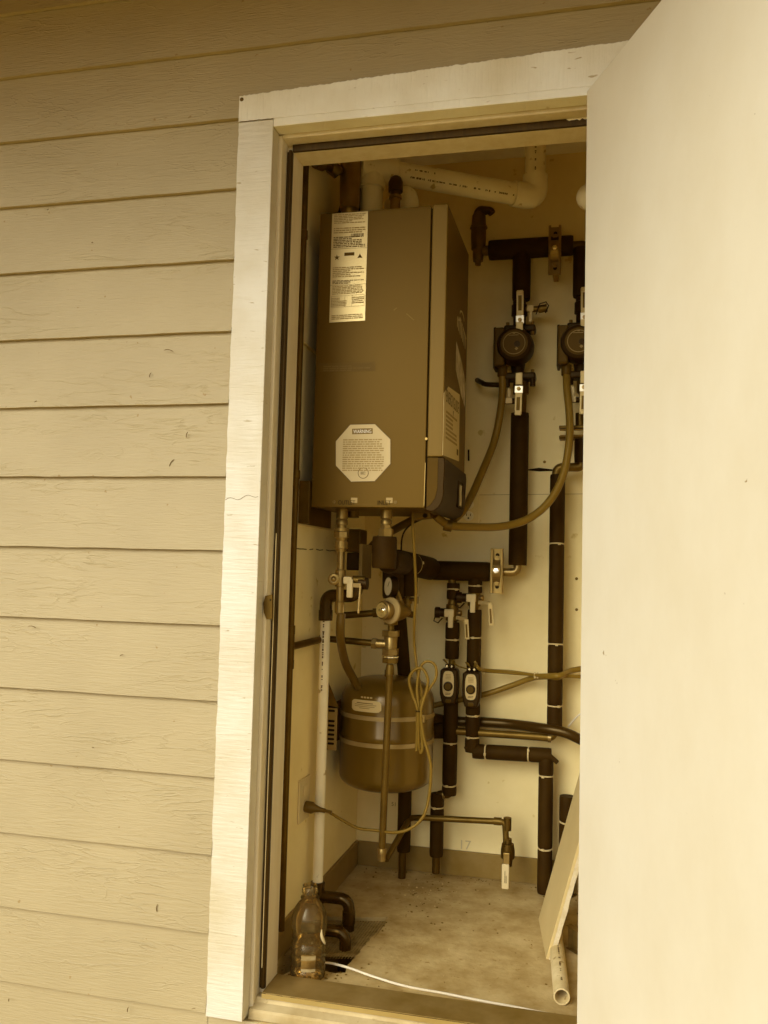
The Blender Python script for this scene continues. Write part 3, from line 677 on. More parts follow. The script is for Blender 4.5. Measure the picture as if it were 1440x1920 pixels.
# ---- long riser down to the lower manifold
rs = thing('insulated_riser_pipe', 'thick black foam insulated riser below the full left pump', 'pipe', Y(973, 1060, YP))
rx = Y(973, 900, YP).x; zt, zb = Y(975, 775, YP).z, Y(972, 1060, YP).z
insulation(rs, (rx, YP, zt), (rx, YP, zb), .0300, ends=.985)
zm = Y(870, 1071, YP).z
ex = Y(965, 1075, YP).x
copper(rs, [(rx, YP, zb+.02), (rx, YP, zm), (ex-.06, YP, zm)], .0135, M_BRS, 'copper_elbow', .04)
lm = thing('insulated_manifold_pipe', 'thick black foam insulated manifold pipe running below the boiler', 'pipe', Y(865, 1071, YP))
ma, mb_ = Y(811, 1071, YP), Y(919, 1071, YP)
insulation(lm, (ma.x, YP, zm), (mb_.x, YP, zm), .0325)
insulation(lm, Y(743, 1052, .70), Y(808, 1066, .955), .037, ties=(.45,))
insulation(lm, Y(775, 1062, .93), (ma.x+.002, YP-.005, zm), .034)
for px, zt_ in ((848, 1092), (889, 1090)): copper(lm, [(Y(px, 1080, YP).x, YP, zm-.01), (Y(px, 1080, YP).x, YP, Y(px, 1098, YP).z)], .0135, M_COP)

# ---- circulator pump and isolating valves
def lever(parent, a, b_, yf, w_=.024, name='lever'):
    """stamped steel lever with window, bright boss end at a, handle end at b"""
    a, b_ = V(a), V(b_); t = (b_-a).normalized(); n = V((0, -1, 0)); s_ = t.cross(n); L_ = (b_-a).length
    mb = MB(); mb.obox(a+t*(L_*.60), t, s_, n, L_*.40, w_*.5, .002).obox(b_-t*.003, t, s_, n, .006, w_*.42, .0045)
    mb.build(name, M_LEV, parent, smooth=False, bev=.0015)
    MB().obox(a+t*(L_*.62)+n*.0023, t, s_, n, L_*.24, w_*.24, .0006).build('lever_slot', M_COPD, parent, smooth=False)
    MB().obox(a+t*(L_*.10), t, s_, n, L_*.13, w_*.56, .003).build('lever_boss', mat('lever_boss_steel', .62, .3, .7), parent, smooth=False, bev=.001)
    MB().lathe(a+t*(L_*.08)+n*.003, n, [(0, .007), (.004, .007), (.0042, .004), (.010, .004)], 6).build('lever_nut', M_STL, parent)
def pump_set(px, y, label, labels, group='circulator pumps under the upper header'):
    """built at px 967, pump face centre py 652"""
    x = px; D = y
    def P(dx, py, dy=0.): q = Y(967+dx, py, D+dy); return V((q.x+x, D+dy, q.z))
    t = thing('circulator_pump', labels[0], 'pump', P(0, 652), group)
    c = P(0, 652)
    MB().lathe(c+V((0, .03, 0)), (0, -1, 0), [(0, .040), (.012, .050), (.014, .060), (.03, .062), (.05, .061), (.075, .058), (.086, .054), (.088, .047), (.0885, .0465), (.0885, .0)], 36).build('motor', M_MOTOR, t)
    MB().lathe(c+V((0, -.0584, 0)), (0, -1, 0), [(0, .043), (.0004, .0445), (.0018, .0445), (.0022, .0435), (.0012, .0425), (.0010, .0)], 36).build('face_plate', M_PUMPB, t)
    f = c+V((0, -.0605, 0))
    m_ = MB(); m_.bar(f+V((-.018, 0, .027)), f+V((.014, 0, .027)), .002, .0008, (0, 1, 0)).bar(f+V((-.005, 0, .033)), f+V((.003, 0, .033)), .003, .0008, (0, 1, 0)); m_.obox(f+V((.008, 0, -.018)), (1, 0, 1), (1, 0, -1), (0, 1, 0), .003, .003, .0004)
    m_.build('face_marks', M_INKL, t, smooth=False)
    MB().lathe(c+V((.010, -.0600, -.003)), (0, -1, 0), [(0, .010), (.003, .010), (.0032, .008)], 16).build('speed_knob', M_BLK, t)
    MB().lathe(c+V((0, -.0590, 0)), (0, -1, 0), [(0, .0365), (.0022, .0365), (.0022, .0345), (.0005, .0345)], 36).ring().build('face_ring', M_INKL, t)
    # terminal box on the left
    bx = P(-26, 657)
    MB().box((bx.x-.0215, D-.045, P(0, 690).z), (bx.x+.012, D+.035, P(0, 619).z)).build('terminal_box', M_PUMPB, t, smooth=False, bev=.006)
    MB().box((bx.x-.0245, D-.036, P(0, 694).z), (bx.x-.0155, D+.03, P(0, 617).z)).build('box_rim', M_BLK, t, smooth=False, bev=.003)
    # volute and flanges
    MB().lathe(P(4, 612, .03), P(4, 700, .03)-P(4, 612, .03), [(0, .020), (.02, .024), (.05, .05), (.09, .05), (.125, .026), ((P(4, 700, .03)-P(4, 612, .03)).length, .020)], 24).build('volute', M_BLK, t)
    for py, bz in ((618, 1), (707, -1)):
        q = P(8, py, .01); MB().box((q.x-.052, D-.012, q.z-.012), (q.x+.052, D+.045, q.z+.012)).build('flange', M_BLK, t, smooth=False, bev=.006)
        for s_ in (-.040, .042):
            MB().cyl((q.x+s_, D-.001, q.z-.022), (q.x+s_, D-.001, q.z+.022), .0065, 6).build('flange_bolt', M_STL, t)
    # upper isolating valve
    v = thing('isolation_valve', labels[1], 'valve', P(0, 590), 'lever valves above and below the pumps')
    MB().lathe(P(7, 562, .015), P(7, 612, .015)-P(7, 562, .015), [(0, .017), (.006, .022), (.018, .022), (.02, .026), (.055, .027), (.06, .021), (.085, .021)], 22).build('valve_body', M_BLK, v)
    lever(v, P(8, 605, -.052), P(8, 546, -.052), D-.05)
    lever_tail = MB().obox(P(7, 615, -.054), (1, 0, 0), (0, 1, 0), (0, 0, 1), .012, .003, .020); lever_tail.build('lever_tail', M_LEV, v, smooth=False, bev=.002)
    MB().cyl(P(8, 596, -.05), P(8, 596, 0), .007, 12).build('valve_stem', M_BRSD, v)
    q = P(27, 578, -.005); MB().obox(q, (0, 0, 1), (1, 0, 0), (0, 1, 0), .011, .011, .003).obox(q+V((.002, -.001, -.028)), (0, 0, 1), (1, 0, 0), (0, 1, 0), .018, .0055, .003).build('drain_tee_handle', M_WHP, v, smooth=False, bev=.002)
    MB().cyl(q+V((-.03, .012, 0)), q+V((.028, .012, .0)), .0095, 14).cyl(q+V((.026, .010, -.002)), q+V((.055, .010, .002)), .013, 16).build('drain_cap', M_BRSD, v)
    MB().tube([q+V((.02, -.002, -.022)), q+V((.032, -.006, .012)), q+V((.052, -.004, .018)), q+V((.060, -.002, .006)), q+V((.05, 0, -.018))], .0022, 8).build('cap_strap', M_BLK, v)
    # lower isolating valve
    v2 = thing('isolation_valve', labels[2], 'valve', P(0, 735), 'lever valves above and below the pumps')
    MB().lathe(P(10, 700, .015), P(10, 778, .015)-P(10, 700, .015), [(0, .020), (.03, .020), (.032, .026), (.07, .026), (.074, .019), (.13, .017), ((P(10, 778, .015)-P(10, 700, .015)).length, .015)], 22).build('valve_body', M_COPD, v2)
    lever(v2, P(6, 725, -.052), P(4, 777, -.052), D-.05)
    MB().obox(P(6, 710, -.054), (1, 0, 0), (0, 1, 0), (0, 0, 1), .0115, .003, .020).build('lever_tail', M_LEV, v2, smooth=False, bev=.002)
    MB().cyl(P(6, 733, -.05), P(6, 733, 0), .007, 12).build('valve_stem', M_BRSD, v2)
    q = P(-13, 751, -.01); MB().obox(q, (0, 0, 1), (1, 0, 0), (0, 1, 0), .010, .011, .003).obox(q+V((0, -.001, .026)), (0, 0, 1), (1, 0, 0), (0, 1, 0), .016, .0055, .003).build('drain_tee_handle', M_WHP, v2, smooth=False, bev=.002)
    MB().cyl(q+V((.03, .012, 0)), q+V((-.018, .012, .0)), .0095, 14).build('drain_cap', M_BLK, v2)
    for s_ in (-1, 1):
        MB().cyl(P(8+s_*24, 706, .0), P(8+s_*24, 724, .0), .009, 14).build('union_ear', M_BLK, v2)
pump_set(0, YP-.02, '', ('black circulator pump with round motor face, fully in view below the upper header',
    'steel lever valve directly above the fully visible pump', 'steel lever valve directly below the fully visible pump'))
dxp = Y(1086, 650, YP-.02).x-Y(967, 650, YP-.02).x
pump_set(dxp, YP-.02, '', ('black circulator pump half hidden by the edge of the open door',
    'steel lever valve above the pump half hidden by the door', 'steel lever valve below the pump half hidden by the door'))
# piping below the right pump
rb = thing('copper_branch_pipe', 'dark pipe with union below the pump beside the door, ending in a copper elbow', 'pipe', Y(1088, 800, YP))
xx = Y(1088, 790, YP).x
copper(rb, [(xx, YP, Y(0, 778, YP).z+.02 if False else Y(1088, 775, YP).z), (xx, YP, Y(1088, 800, YP).z)], .016, M_COPD)
for py in (802, 821):
    q = Y(1075, py, YP); MB().box((q.x-.045, YP-.02, q.z-.005), (q.x+.09, YP+.03, q.z+.005)).build('union_flange', M_COPD, rb, smooth=False, bev=.002)
for py in (806, 817):
    q = Y(1068, py, YP-.03); MB().cyl(q-V((.03, 0, 0)), q+V((.05, 0, 0)), .003, 8).build('union_bolt', M_STL, rb)
zr = Y(1060, 876, YP).z
insulation(rb, (xx+.004, YP, Y(1088, 824, YP).z), (xx+.004, YP, Y(1088, 868, YP).z), .022)
copper(rb, [(xx+.004, YP, Y(1088, 862, YP).z), (xx+.004, YP, zr), (Y(1043, 876, YP).x, YP, zr), (Y(1043, 900, YP).x, YP, Y(1043, 905, YP).z)], .0145, M_COP, 'copper_elbow', .03)
# ---- right hand riser
rr = thing('insulated_riser_pipe', 'slim black foam insulated riser tied with nylon ties nearest the open door', 'pipe', Y(1043, 1367, YP))
xr_ = Y(1043, 1100, YP).x; zt, zb = Y(1043, 890, YP).z, Y(1043, 1367, YP).z
zf = lambda py: (zt-Y(1043, py, YP).z)/(zt-zb)
insulation(rr, (xr_, YP, zt), (xr_, YP, zb), .0245, ties=(zf(1020), zf(1208), zf(1270), zf(1323)))
zz_ = Y(1045, 1384, YP).z
copper(rr, [(xr_, YP, zb+.02), (xr_, YP, zz_), (Y(840, 1384, YP).x, YP, zz_)], .0125, M_COP, 'copper_elbow', .03)
MB().cyl((xr_-.02, YP, zz_), (xr_-.01, YP, zz_), .0155, 18).build('coupling', M_BRS, rr)

# ---- two branch droppers with valves and flow switches
def tee_valve(px, py, y, label, lever_right, cap_at, lev):
    t = thing('zone_ball_valve', label, 'valve', Y(px, py, y), 'ball valves on the two branch pipes')
    c = Y(px, py, y)
    MB().lathe(c+V((0, 0, .045)), (0, 0, -1), [(0, .014), (.016, .016), (.018, .021), (.07, .022), (.074, .016), (.09, .014)], 20).build('valve_body', M_BRSD, t)
    MB().cyl(c+V((-.012, -.004, 0)), c+V((-.058, -.010, 0)), .0145, 18).cyl(c+V((-.040, -.008, 0)), c+V((-.056, -.010, 0)), .0185, 18).build('drain_cap', M_BLK, t)
    MB().tube([c+V((-.052, -.024, -.006)), c+V((-.058, -.02, -.028)), c+V((-.044, -.02, -.034)), c+V((-.030, -.018, -.018))], .0022, 8).build('cap_strap', M_BLK, t)
    MB().obox(c+V((-.006, -.030, 0)), (1, 0, 0), (0, 1, 0), (0, 0, 1), .016, .006, .013).obox(c+V((.0, -.032, -.024)), (1, 0, 0), (0, 1, 0), (0, 0, 1), .0085, .005, .024).build('tee_handle', M_WHP, t, smooth=False, bev=.003)
    MB().cyl(c+V((.012, -.004, 0)), c+V((.030, -.010, .0)), .0105, 16).lathe(c+V((.026, -.018, .002)), (.2, -1, 0), [(0, .007), (.006, .006), (.010, .003)], 14).build('side_port', M_BRS, t)
    h = V((lev[0], lev[1], 0)); s0 = c+V((.016, -.016, -.014)); e0 = Y(px+lev[0], py+lev[2], y-.03); e1 = Y(px+lev[0]+2, py+lev[3], y-.03)
    MB().bar(s0, e0, .005, .013, (0, 0, 1)).bar(e0, e1, .015, .0035, (0, 1, 0)).build('lever', M_LEV, t, smooth=False, bev=.0012)
    m_ = e0.lerp(e1, .55); MB().bar(e0.lerp(e1, .25)+V((0, -.0022, 0)), e0.lerp(e1, .9)+V((0, -.0022, 0)), .006, .0008, (0, 1, 0)).build('lever_slot', M_COPD, t, smooth=False)
def flow_switch(px, py, y, label):
    t = thing('flow_switch', label, 'switch', Y(px, py, y), 'flow switches on the branch pipes')
    c = Y(px, py, y)
    pr = [(-.024, .052), (-.029, .044), (-.030, .0), (-.029, -.030), (-.021, -.062), (.021, -.062), (.029, -.030), (.030, 0), (.029, .044), (.024, .052)]
    MB().prism([c+V((a, -.022, b2)) for a, b2 in pr], (0, .045, 0)).build('housing', M_BLK, t, bev=.005)
    ov = []
    for k in range(24):
        a = 2*PI*k/24; ov.append(c+V((math.copysign(abs(math.cos(a))**.55, math.cos(a))*.0185-.001, -.0236, math.copysign(abs(math.sin(a))**.7, math.sin(a))*.0415+.004)))
    MB().prism(ov, (0, .002, 0)).build('face_label', M_FOIL, t, smooth=False)
    MB().lathe(c+V((-.001, -.0232, -.004)), (0, -1, 0), [(0, .0155), (.002, .0155), (.0022, .0145), (.008, .0135), (.009, .012)], 24).build('dial', M_BLK, t)
    MB().lathe(c+V((-.001, -.0322, -.004)), (0, -1, 0), [(0, .0105), (.0006, .0105)], 24).build('dial_cap', M_PUMPB, t)
    inklines(c+V((-.011, -.0238, -.032)), (1, 0, 0), (0, 0, 1), (0, -1, 0), .020, .008, 2, 'fine_print', M_INK, t, 1, seed=5)
    inklines(c+V((-.011, -.0238, .018)), (1, 0, 0), (0, 0, 1), (0, -1, 0), .020, .018, 4, 'fine_print', M_INKL, t, 1, seed=7)
    for s_ in (-.008, .008):
        MB().cyl(c+V((s_, -.008, .050)), c+V((s_, -.008, .066)), .0062, 12).build('terminal_post', M_BLK, t)
        MB().lathe(c+V((s_, -.0135, .060)), (0, -1, 0), [(0, .0036), (.001, .0036)], 10).build('terminal_screw', M_CHR, t)
    MB().obox(c+V((0, -.023, -.052)), (1, 0, 0), (0, 1, 0), (0, 0, 1), .009, .003, .006).build('strain_relief', M_PUMPB, t, smooth=False, bev=.002)
    for s_ in (-1, 1): MB().tube(spline([c+V((.006*s_, -.006, .064)), c+V((.012*s_, -.014, .078)), c+V((.018*s_-.004, -.004, .080)), c+V((.014*s_, .015, .068))], 5), .0022, 8).build('terminal_wire', M_FLEX, t)
YB = YP
def col(px): return Y(px, 1200, YB).x
# branch A
ba = thing('insulated_branch_pipe', 'left black foam insulated branch pipe dropping from the manifold with nylon ties', 'pipe', Y(847, 1490, YB), 'branch pipes below the manifold')
xa = col(848)
def vseg(par, x, pys, r, ties=(), px=848):
    z0_, z1_ = Y(px, pys[0], YB).z, Y(px, pys[1], YB).z
    insulation(par, (x, YB, z0_), (x, YB, z1_), r, ties=[(z0_-Y(px, t_, YB).z)/(z0_-z1_) for t_ in ties])
vseg(ba, xa, (1093, 1124), .0215, (1105,))
vseg(ba, xa, (1167, 1235), .0235, (1199,))
vseg(ba, xa, (1312, 1491), .0240, (1393, 1472))
copper(ba, [(xa, YB, Y(848, 1095, YB).z), (xa, YB, Y(848, 1485, YB).z)], .0115, M_COP)
x8 = Y(819, 1550, YB).x; ze = Y(830, 1489, YB).z
copper(ba, [(xa, YB, ze+.02), (xa, YB, ze), (x8, YB, ze), (x8, YB, Y(819, 1637, YB).z)], .0128, M_COPD, 'copper_elbow', .028)
vseg(ba, x8, (1487, 1605), .0225, (1513,), px=819)
MB().cyl((x8+.018, YB, ze), (x8+.026, YB, ze), .016, 18).build('coupling', M_BRS, ba)
tee_valve(848, 1149, YB, 'brass ball valve with white tee handle on the left branch pipe', 1, 0, (26, 0, 12, 50))
flow_switch(843, 1283, YB-.03, 'black flow switch with oval silver label on the left branch pipe')
# branch B
bb = thing('insulated_branch_pipe', 'right black foam insulated branch pipe that doglegs right and down to the floor', 'pipe', Y(889, 1400, YB), 'branch pipes below the manifold')
xb = col(889)
vseg(bb, xb, (1085, 1112), .0235, (1098,), px=889)
vseg(bb, xb, (1143, 1262), .0235, (1195,), px=889)
vseg(bb, xb, (1318, 1410), .0240, (1341, 1382), px=889)
copper(bb, [(xb, YB, Y(889, 1090, YB).z), (xb, YB, Y(889, 1400, YB).z)], .0115, M_COP)
zh = Y(955, 1411, YB).z; x3, x4 = Y(882, 1411, YB).x, Y(1034, 1411, YB).x; x5 = Y(1023, 1500, YB).x
hl = (x4-x3)
insulation(bb, (x3+.008, YB, zh-.004), (x4, YB, zh), .0240, ties=(.165, .715))
insulation(bb, (x5, YB, zh-.005), (x5, YB, -.018), .0235, ties=((zh-Y(1023, 1452, YB).z)/(zh+.02), (zh-Y(1023, 1590, YB).z)/(zh+.02)))
for dx_, dz_, rot in ((x3+.002, zh+.016, .6), (x4+.004, zh-.004, -.7)):   # torn foam flaps at the mitres
    MB().obox((dx_, YB-.016, dz_), (math.cos(rot), 0, math.sin(rot)), (0, 1, 0), (-math.sin(rot), 0, math.cos(rot)), .022, .004, .007).build('foam_flap', M_RUB, bb, smooth=False, bev=.002)
tee_valve(889, 1121, YB, 'brass ball valve with white tee handle on the right branch pipe', 1, 0, (30, 0, 10, 52))
flow_switch(885, 1289, YB-.03, 'black flow switch with oval silver label on the right branch pipe')

# ---- wiring across the back wall
wr = MB()
o = MB().tube(spline([Y(850, 1243, YP-.03), Y(862, 1250, YP-.02), Y(878, 1254, YP-.01)], 6), .0025, 8).build('signal_wire', M_FLEX, None); tag(o, 'short thin wire looping between the two flow switches', 'wire')
wt = thing('wire_bundle', 'pair of thin grey wires running right from the flow switches to the riser', 'wiring', Y(905, 1256, YP))
for k, dy in enumerate((0, 3)):
    MB().tube(spline([Y(890, 1240+dy*2, YP-.03), Y(898, 1252+dy, YP-.03), Y(915, 1256+dy, YP+.01), Y(960, 1259+dy*1.2, YP+.03), Y(1005, 1265+dy*.6, YP+.0), Y(1042, 1264+dy*3, YP-.028), Y(1062, 1266+dy, YP), Y(1098, 1268+dy, YP+.02)], 6), .0042, 8).build('wire', M_FLEX, wt)
for px, py in ((907, 1258), (1003, 1266), (1008, 1266)):
    q = Y(px, py, YP+.005); MB().obox(q, (1, 0, 0), (0, 1, 0), (0, 0, 1), .003, .007, .010).build('wire_clip', M_TIE, wt, smooth=False, bev=.001)
o = MB().tube(spline([Y(778, 1332, .98), Y(825, 1320, 1.01), Y(905, 1303, 1.02), Y(960, 1285, 1.02), Y(1000, 1271, 1.0), Y(1036, 1268, YP-.03), Y(1052, 1266, YP-.03), Y(1070, 1258, 1.0), Y(1100, 1252, 1.02)], 8), .0095, 12).build('flexible_conduit', M_FLEX, None)
tag(o, 'grey conduit rising diagonally from behind the tank to the right riser', 'conduit')
# black hoses
o = MB().tube(spline([Y(795, 1343, .93), Y(850, 1352, 1.02), Y(905, 1354, 1.02), Y(960, 1358, 1.01), Y(1020, 1366, YP-.02), Y(1060, 1374, YP-.035), Y(1095, 1390, YP-.03)], 8), .0165, 16).build('black_hose', M_BLKH, None)
tag(o, 'long black rubber hose sweeping right across the back wall behind the branch pipes', 'hose')
o = thing('insulated_pipe_stub', 'thick black insulated pipe passing behind the tank toward the left branch pipe', 'pipe', Y(820, 1366, 1.01))
insulation(o, Y(770, 1366, 1.01), Y(838, 1366, 1.01), .033)

# ================================================================== UNDER THE BOILER
op = thing('outlet_riser_pipe', 'silver union and copper pipe hanging below the word OUTLET on the boiler', 'pipe', Y(639, 1160, .43))
yo_ = .43; xo = Y(640, 1020, yo_).x
def zo(py): return Y(640, py, yo_).z
MB().cyl((xo, yo_, BZ0+.002), (xo, yo_, zo(974)), .0165, 24, ch=.002).build('nipple', M_STL, op)
MB().lathe((xo, yo_, zo(972)), (0, 0, -1), [(0, .0125), (.006, .0165), (.018, .0165), (.02, .013), (.03, .013)], 24).build('nipple', M_STL, op)
MB().cyl((xo, yo_, zo(990)), (xo, yo_, zo(997)), .0215, 24, ch=.001).build('union_collar', M_STL, op)
MB().hexnut((xo, yo_, zo(997.5)), (xo, yo_, zo(1008)), .0215).build('union_nut', M_BRS, op)
MB().lathe((xo, yo_, zo(1008)), (0, 0, -1), [(0, .0165), (.010, .015), (.011, .0185), (.030, .0185), (.031, .0155), (.040, .015)], 24).build('coupling', M_STL, op)
copper(op, [(xo, yo_, zo(1030)), (xo, yo_, zo(1152))], .0105, M_BRS)
MB().cyl((xo, yo_, zo(1068)), (xo, yo_, zo(1100)), .0150, 20, ch=.002).build('tee_fitting', M_BRS, op)
MB().cyl((xo, yo_, zo(1128)), (xo, yo_, zo(1150)), .0135, 20, ch=.002).build('coupling', M_BRS, op)
vo = thing('drain_ball_valve', 'small valve with a blank white tee handle and cap ring below the boiler outlet', 'valve', Y(650, 1090, .41))
c = Y(652, 1088, .405)
MB().obox(c, (1, 0, 0), (0, 1, 0), (0, 0, 1), .012, .006, .010).obox(c+V((.007, -.001, -.022)), (1, 0, 0), (0, 1, 0), (0, 0, 1), .0085, .005, .026).build('tee_handle', M_WHP, vo, smooth=False, bev=.003)
MB().cyl(c+V((.01, .02, 0)), c+V((.045, .02, 0)), .013, 16).build('valve_body', M_BRSD, vo)
MB().cyl(c+V((.028, .02, -.008)), c+V((.052, .02, -.008)), .017, 18).build('drain_cap', M_BLK, vo)
c2 = Y(625, 1086, .41); MB().lathe(c2+V((0, .006, 0)), (.15, -1, 0), [(0, .016), (.006, .0165), (.008, .013), (.0075, .008), (.010, .006), (.012, .003)], 24).build('vent_cap', M_BRS, vo)
MB().cyl(c2+V((0, .006, 0)), V((xo, yo_, c2.z)), .007, 12).build('side_port', M_BRS, vo)
q0, q1 = Y(676, 1098, .40), Y(672, 1150, .40)
MB().bar(Y(660, 1097, .41), q0, .006, .012, (0, 0, 1)).bar(q0, q1, .011, .0045, (1, 0, 0)).build('lever', M_LEV, vo, smooth=False, bev=.0015)
# flexible drain hose going down behind the tank
o = MB().tube(spline([Y(640, 1150, yo_), Y(638, 1180, yo_), Y(640, 1210, yo_+.04), Y(648, 1243, yo_+.14), Y(660, 1268, yo_+.2), Y(678, 1300, yo_+.26)], 8), .0125, 14).build('drain_hose', M_HOSE, None)
tag(o, 'brown rubber hose curving from the outlet pipe down behind the tank', 'hose')
# second stub
o = MB().lathe(Y(663, 950, .50)+V((0, 0, .03)), (0, 0, -1), [(0, .018), (.055, .018), (.056, .0165), (.062, .0165)], 24).build('pipe_stub', M_BRSD, None); tag(o, 'short capped bronze stub between the outlet and inlet fittings', 'pipe fitting')
# condensate box
nb = thing('neutralizer_box', 'dark box strapped to a pale channel behind the outlet pipe', 'box', Y(661, 1069, .60))
a, b2 = Y(648, 1069, .60), Y(676, 992, .60)
MB().box((a.x, .60, a.z+.055), (b2.x, .68, b2.z)).build('box_body', M_COPD, nb, smooth=False, bev=.003)
MB().box((a.x+.001, .603, a.z), (b2.x-.001, .678, a.z+.0535)).build('box_base', M_BLK, nb, smooth=False, bev=.003)
MB().box((b2.x+.0005, .59, Y(676, 1085, .60).z), (b2.x+.011, .70, Y(676, 1020, .60).z)).build('channel', mat('painted_bracket', .20, .45), nb, smooth=False, bev=.001)
# inlet side
ip = thing('inlet_pipe', 'silver union and fat black foam elbow below the word INLET on the boiler', 'pipe', Y(723, 1060, .43))
xi = Y(723.5, 1000, yo_).x
def zi(py): return Y(723, py, yo_).z
MB().cyl((xi, yo_, BZ0+.002), (xi, yo_, zi(973)), .0165, 24, ch=.002).build('nipple', M_STL, ip)
MB().lathe((xi, yo_, zi(973)), (0, 0, -1), [(0, .0125), (.005, .0155), (.014, .0155), (.016, .0125), (.022, .0125)], 24).build('nipple', M_STL, ip)
MB().hexnut((xi, yo_, zi(985)), (xi, yo_, zi(991)), .0155).build('union_nut', M_STL, ip)
MB().hexnut((xi, yo_, zi(991.5)), (xi, yo_, zi(1006)), .0215).build('union_nut', M_STL, ip)
insulation(ip, (xi-.003, yo_, zi(1006)), (xi-.003, yo_, zi(1066)), .0345)
p1_ = V((xi+.004, yo_+.02, zi(1052)))
insulation(ip, p1_, Y(756, 1056, .66), .0345)
# block of insulation, gauge
ib = thing('insulated_tee', 'blocky black foam insulated tee between the tank and the manifold', 'pipe', Y(745, 1115, .72))
insulation(ib, Y(737, 1062, .70), Y(737, 1122, .70), .033); insulation(ib, Y(763, 1058, .80), Y(763, 1118, .80), .034)
bd = thing('boiler_drain', 'small brass drain cock hanging under the insulated tee', 'valve', Y(766, 1130, .78))
MB().lathe(Y(765, 1114, .78), (0, 0, -1), [(0, .008), (.012, .009), (.013, .014), (.03, .014), (.031, .010), (.05, .010), (.052, .012), (.06, .012)], 18).build('valve_body', M_BRSD, bd)
MB().cyl(Y(765, 1124, .78), Y(779, 1124, .76), .006, 12).obox(Y(782, 1125, .76), (0, 0, 1), (1, 0, 0), (0, 1, 0), .011, .004, .004).build('key_handle', M_BRS, bd)
ga = thing('pressure_gauge', 'round black pressure gauge with a white face turned away to the left', 'gauge', Y(727, 1100, .60))
gd = V((-.80, -.60, .04)).normalized(); gc = Y(728, 1099.5, .60)
MB().lathe(gc-gd*(-.0), -gd, [(0, .0295), (.001, .031), (.020, .031), (.0225, .028)], 32).build('gauge_case', M_BLK, ga)
MB().lathe(gc+gd*.0005, gd, [(0, .0265), (.0006, .0265)], 32).build('gauge_face', M_WHP, ga)
MB().bar(gc+gd*.0014, gc+gd*.0014+V((.006, -.008, .014)), .002, .0006, gd).build('gauge_needle', M_INK, ga, smooth=False)
MB().cyl(gc-gd*.02, gc-gd*.02+V((.018, .02, -.05)), .008, 12).build('gauge_stem', M_BRS, ga)
# pressure reducing valve with round knob
pv = thing('pressure_reducing_valve', 'brass pressure reducing valve with a shiny round knob facing out', 'valve', Y(735, 1145, .56))
kd = V((-.52, -.84, .05)).normalized(); kc = Y(716, 1144, .50)
MB().lathe(kc, -kd, [(0, .0), (.0, .010), (.0015, .0225), (.004, .0265), (.012, .0275), (.018, .027), (.020, .022), (.034, .022)], 36).build('knob', M_BRS, pv)
MB().lathe(kc+kd*.0005, kd, [(0, .022), (.0015, .0215), (.001, .015), (.002, .014), (.0018, .007), (.006, .006), (.007, .0)], 32).build('knob_cap', M_CHR, pv)
MB().lathe(kc-kd*.030, -kd, [(0, .034), (.002, .038), (.008, .038), (.010, .034)], 36).build('bonnet_flange', mat('cream_plastic', .24, .5), pv)
MB().lathe(kc-kd*.039, -kd, [(0, .033), (.025, .030), (.05, .022), (.07, .012)], 28).build('valve_body', M_BRSD, pv)
vc = kc-kd*.055
copper(pv, [Y(645, 1154, .60), Y(706, 1149, .60)], .010, M_COPD); copper(pv, [vc, Y(775, 1153, .62)], .010, M_COPD)
MB().hexnut(Y(700, 1149, .60), Y(708, 1149, .60), .015).build('compression_nut', M_COPD, pv)
MB().cyl(vc, gc-gd*.02+V((.018, .02, -.05)), .009, 12).build('gauge_stem', M_BRS, pv)
# backflow fittings below it
yv = .56; xv = Y(732.5, 1200, yv).x
def zv(py): return Y(732, py, yv).z
bf = thing('backflow_preventer', 'shiny brass union body with hex nuts above the long copper discharge pipe', 'valve', (xv, yv, zv(1250)))
MB().lathe((xv, yv, zv(1164)), (0, 0, -1), [(0, .020), (zv(1164)-zv(1171), .020), (zv(1164)-zv(1172), .009), (zv(1164)-zv(1182), .009)], 20).build('neck', M_BRSD, bf)
MB().hexnut((xv, yv, zv(1182)), (xv, yv, zv(1193)), .0265).build('hex_nut', M_BRS, bf)
MB().lathe((xv, yv, zv(1192)), (0, 0, -1), [(0, .017), (.004, .0195), (.040, .0185), (zv(1192)-zv(1217), .0175)], 24).build('valve_body', M_BRS, bf)
MB().hexnut((xv, yv, zv(1216)), (xv, yv, zv(1228)), .025).build('hex_nut', M_BRS, bf)
MB().cyl((xv, yv, zv(1230)), (xv, yv, zv(1232.5)), .025, 24).build('bright_ring', M_CHR, bf)
MB().hexnut((xv, yv, zv(1233)), (xv, yv, zv(1243)), .0235).build('hex_nut', M_BRSD, bf)
MB().hexnut(Y(698, 1206, yv), Y(706, 1207, yv), .0165).cyl(Y(705, 1207, yv), Y(724, 1208, yv), .0135, 18).build('side_union', M_BRS, bf)
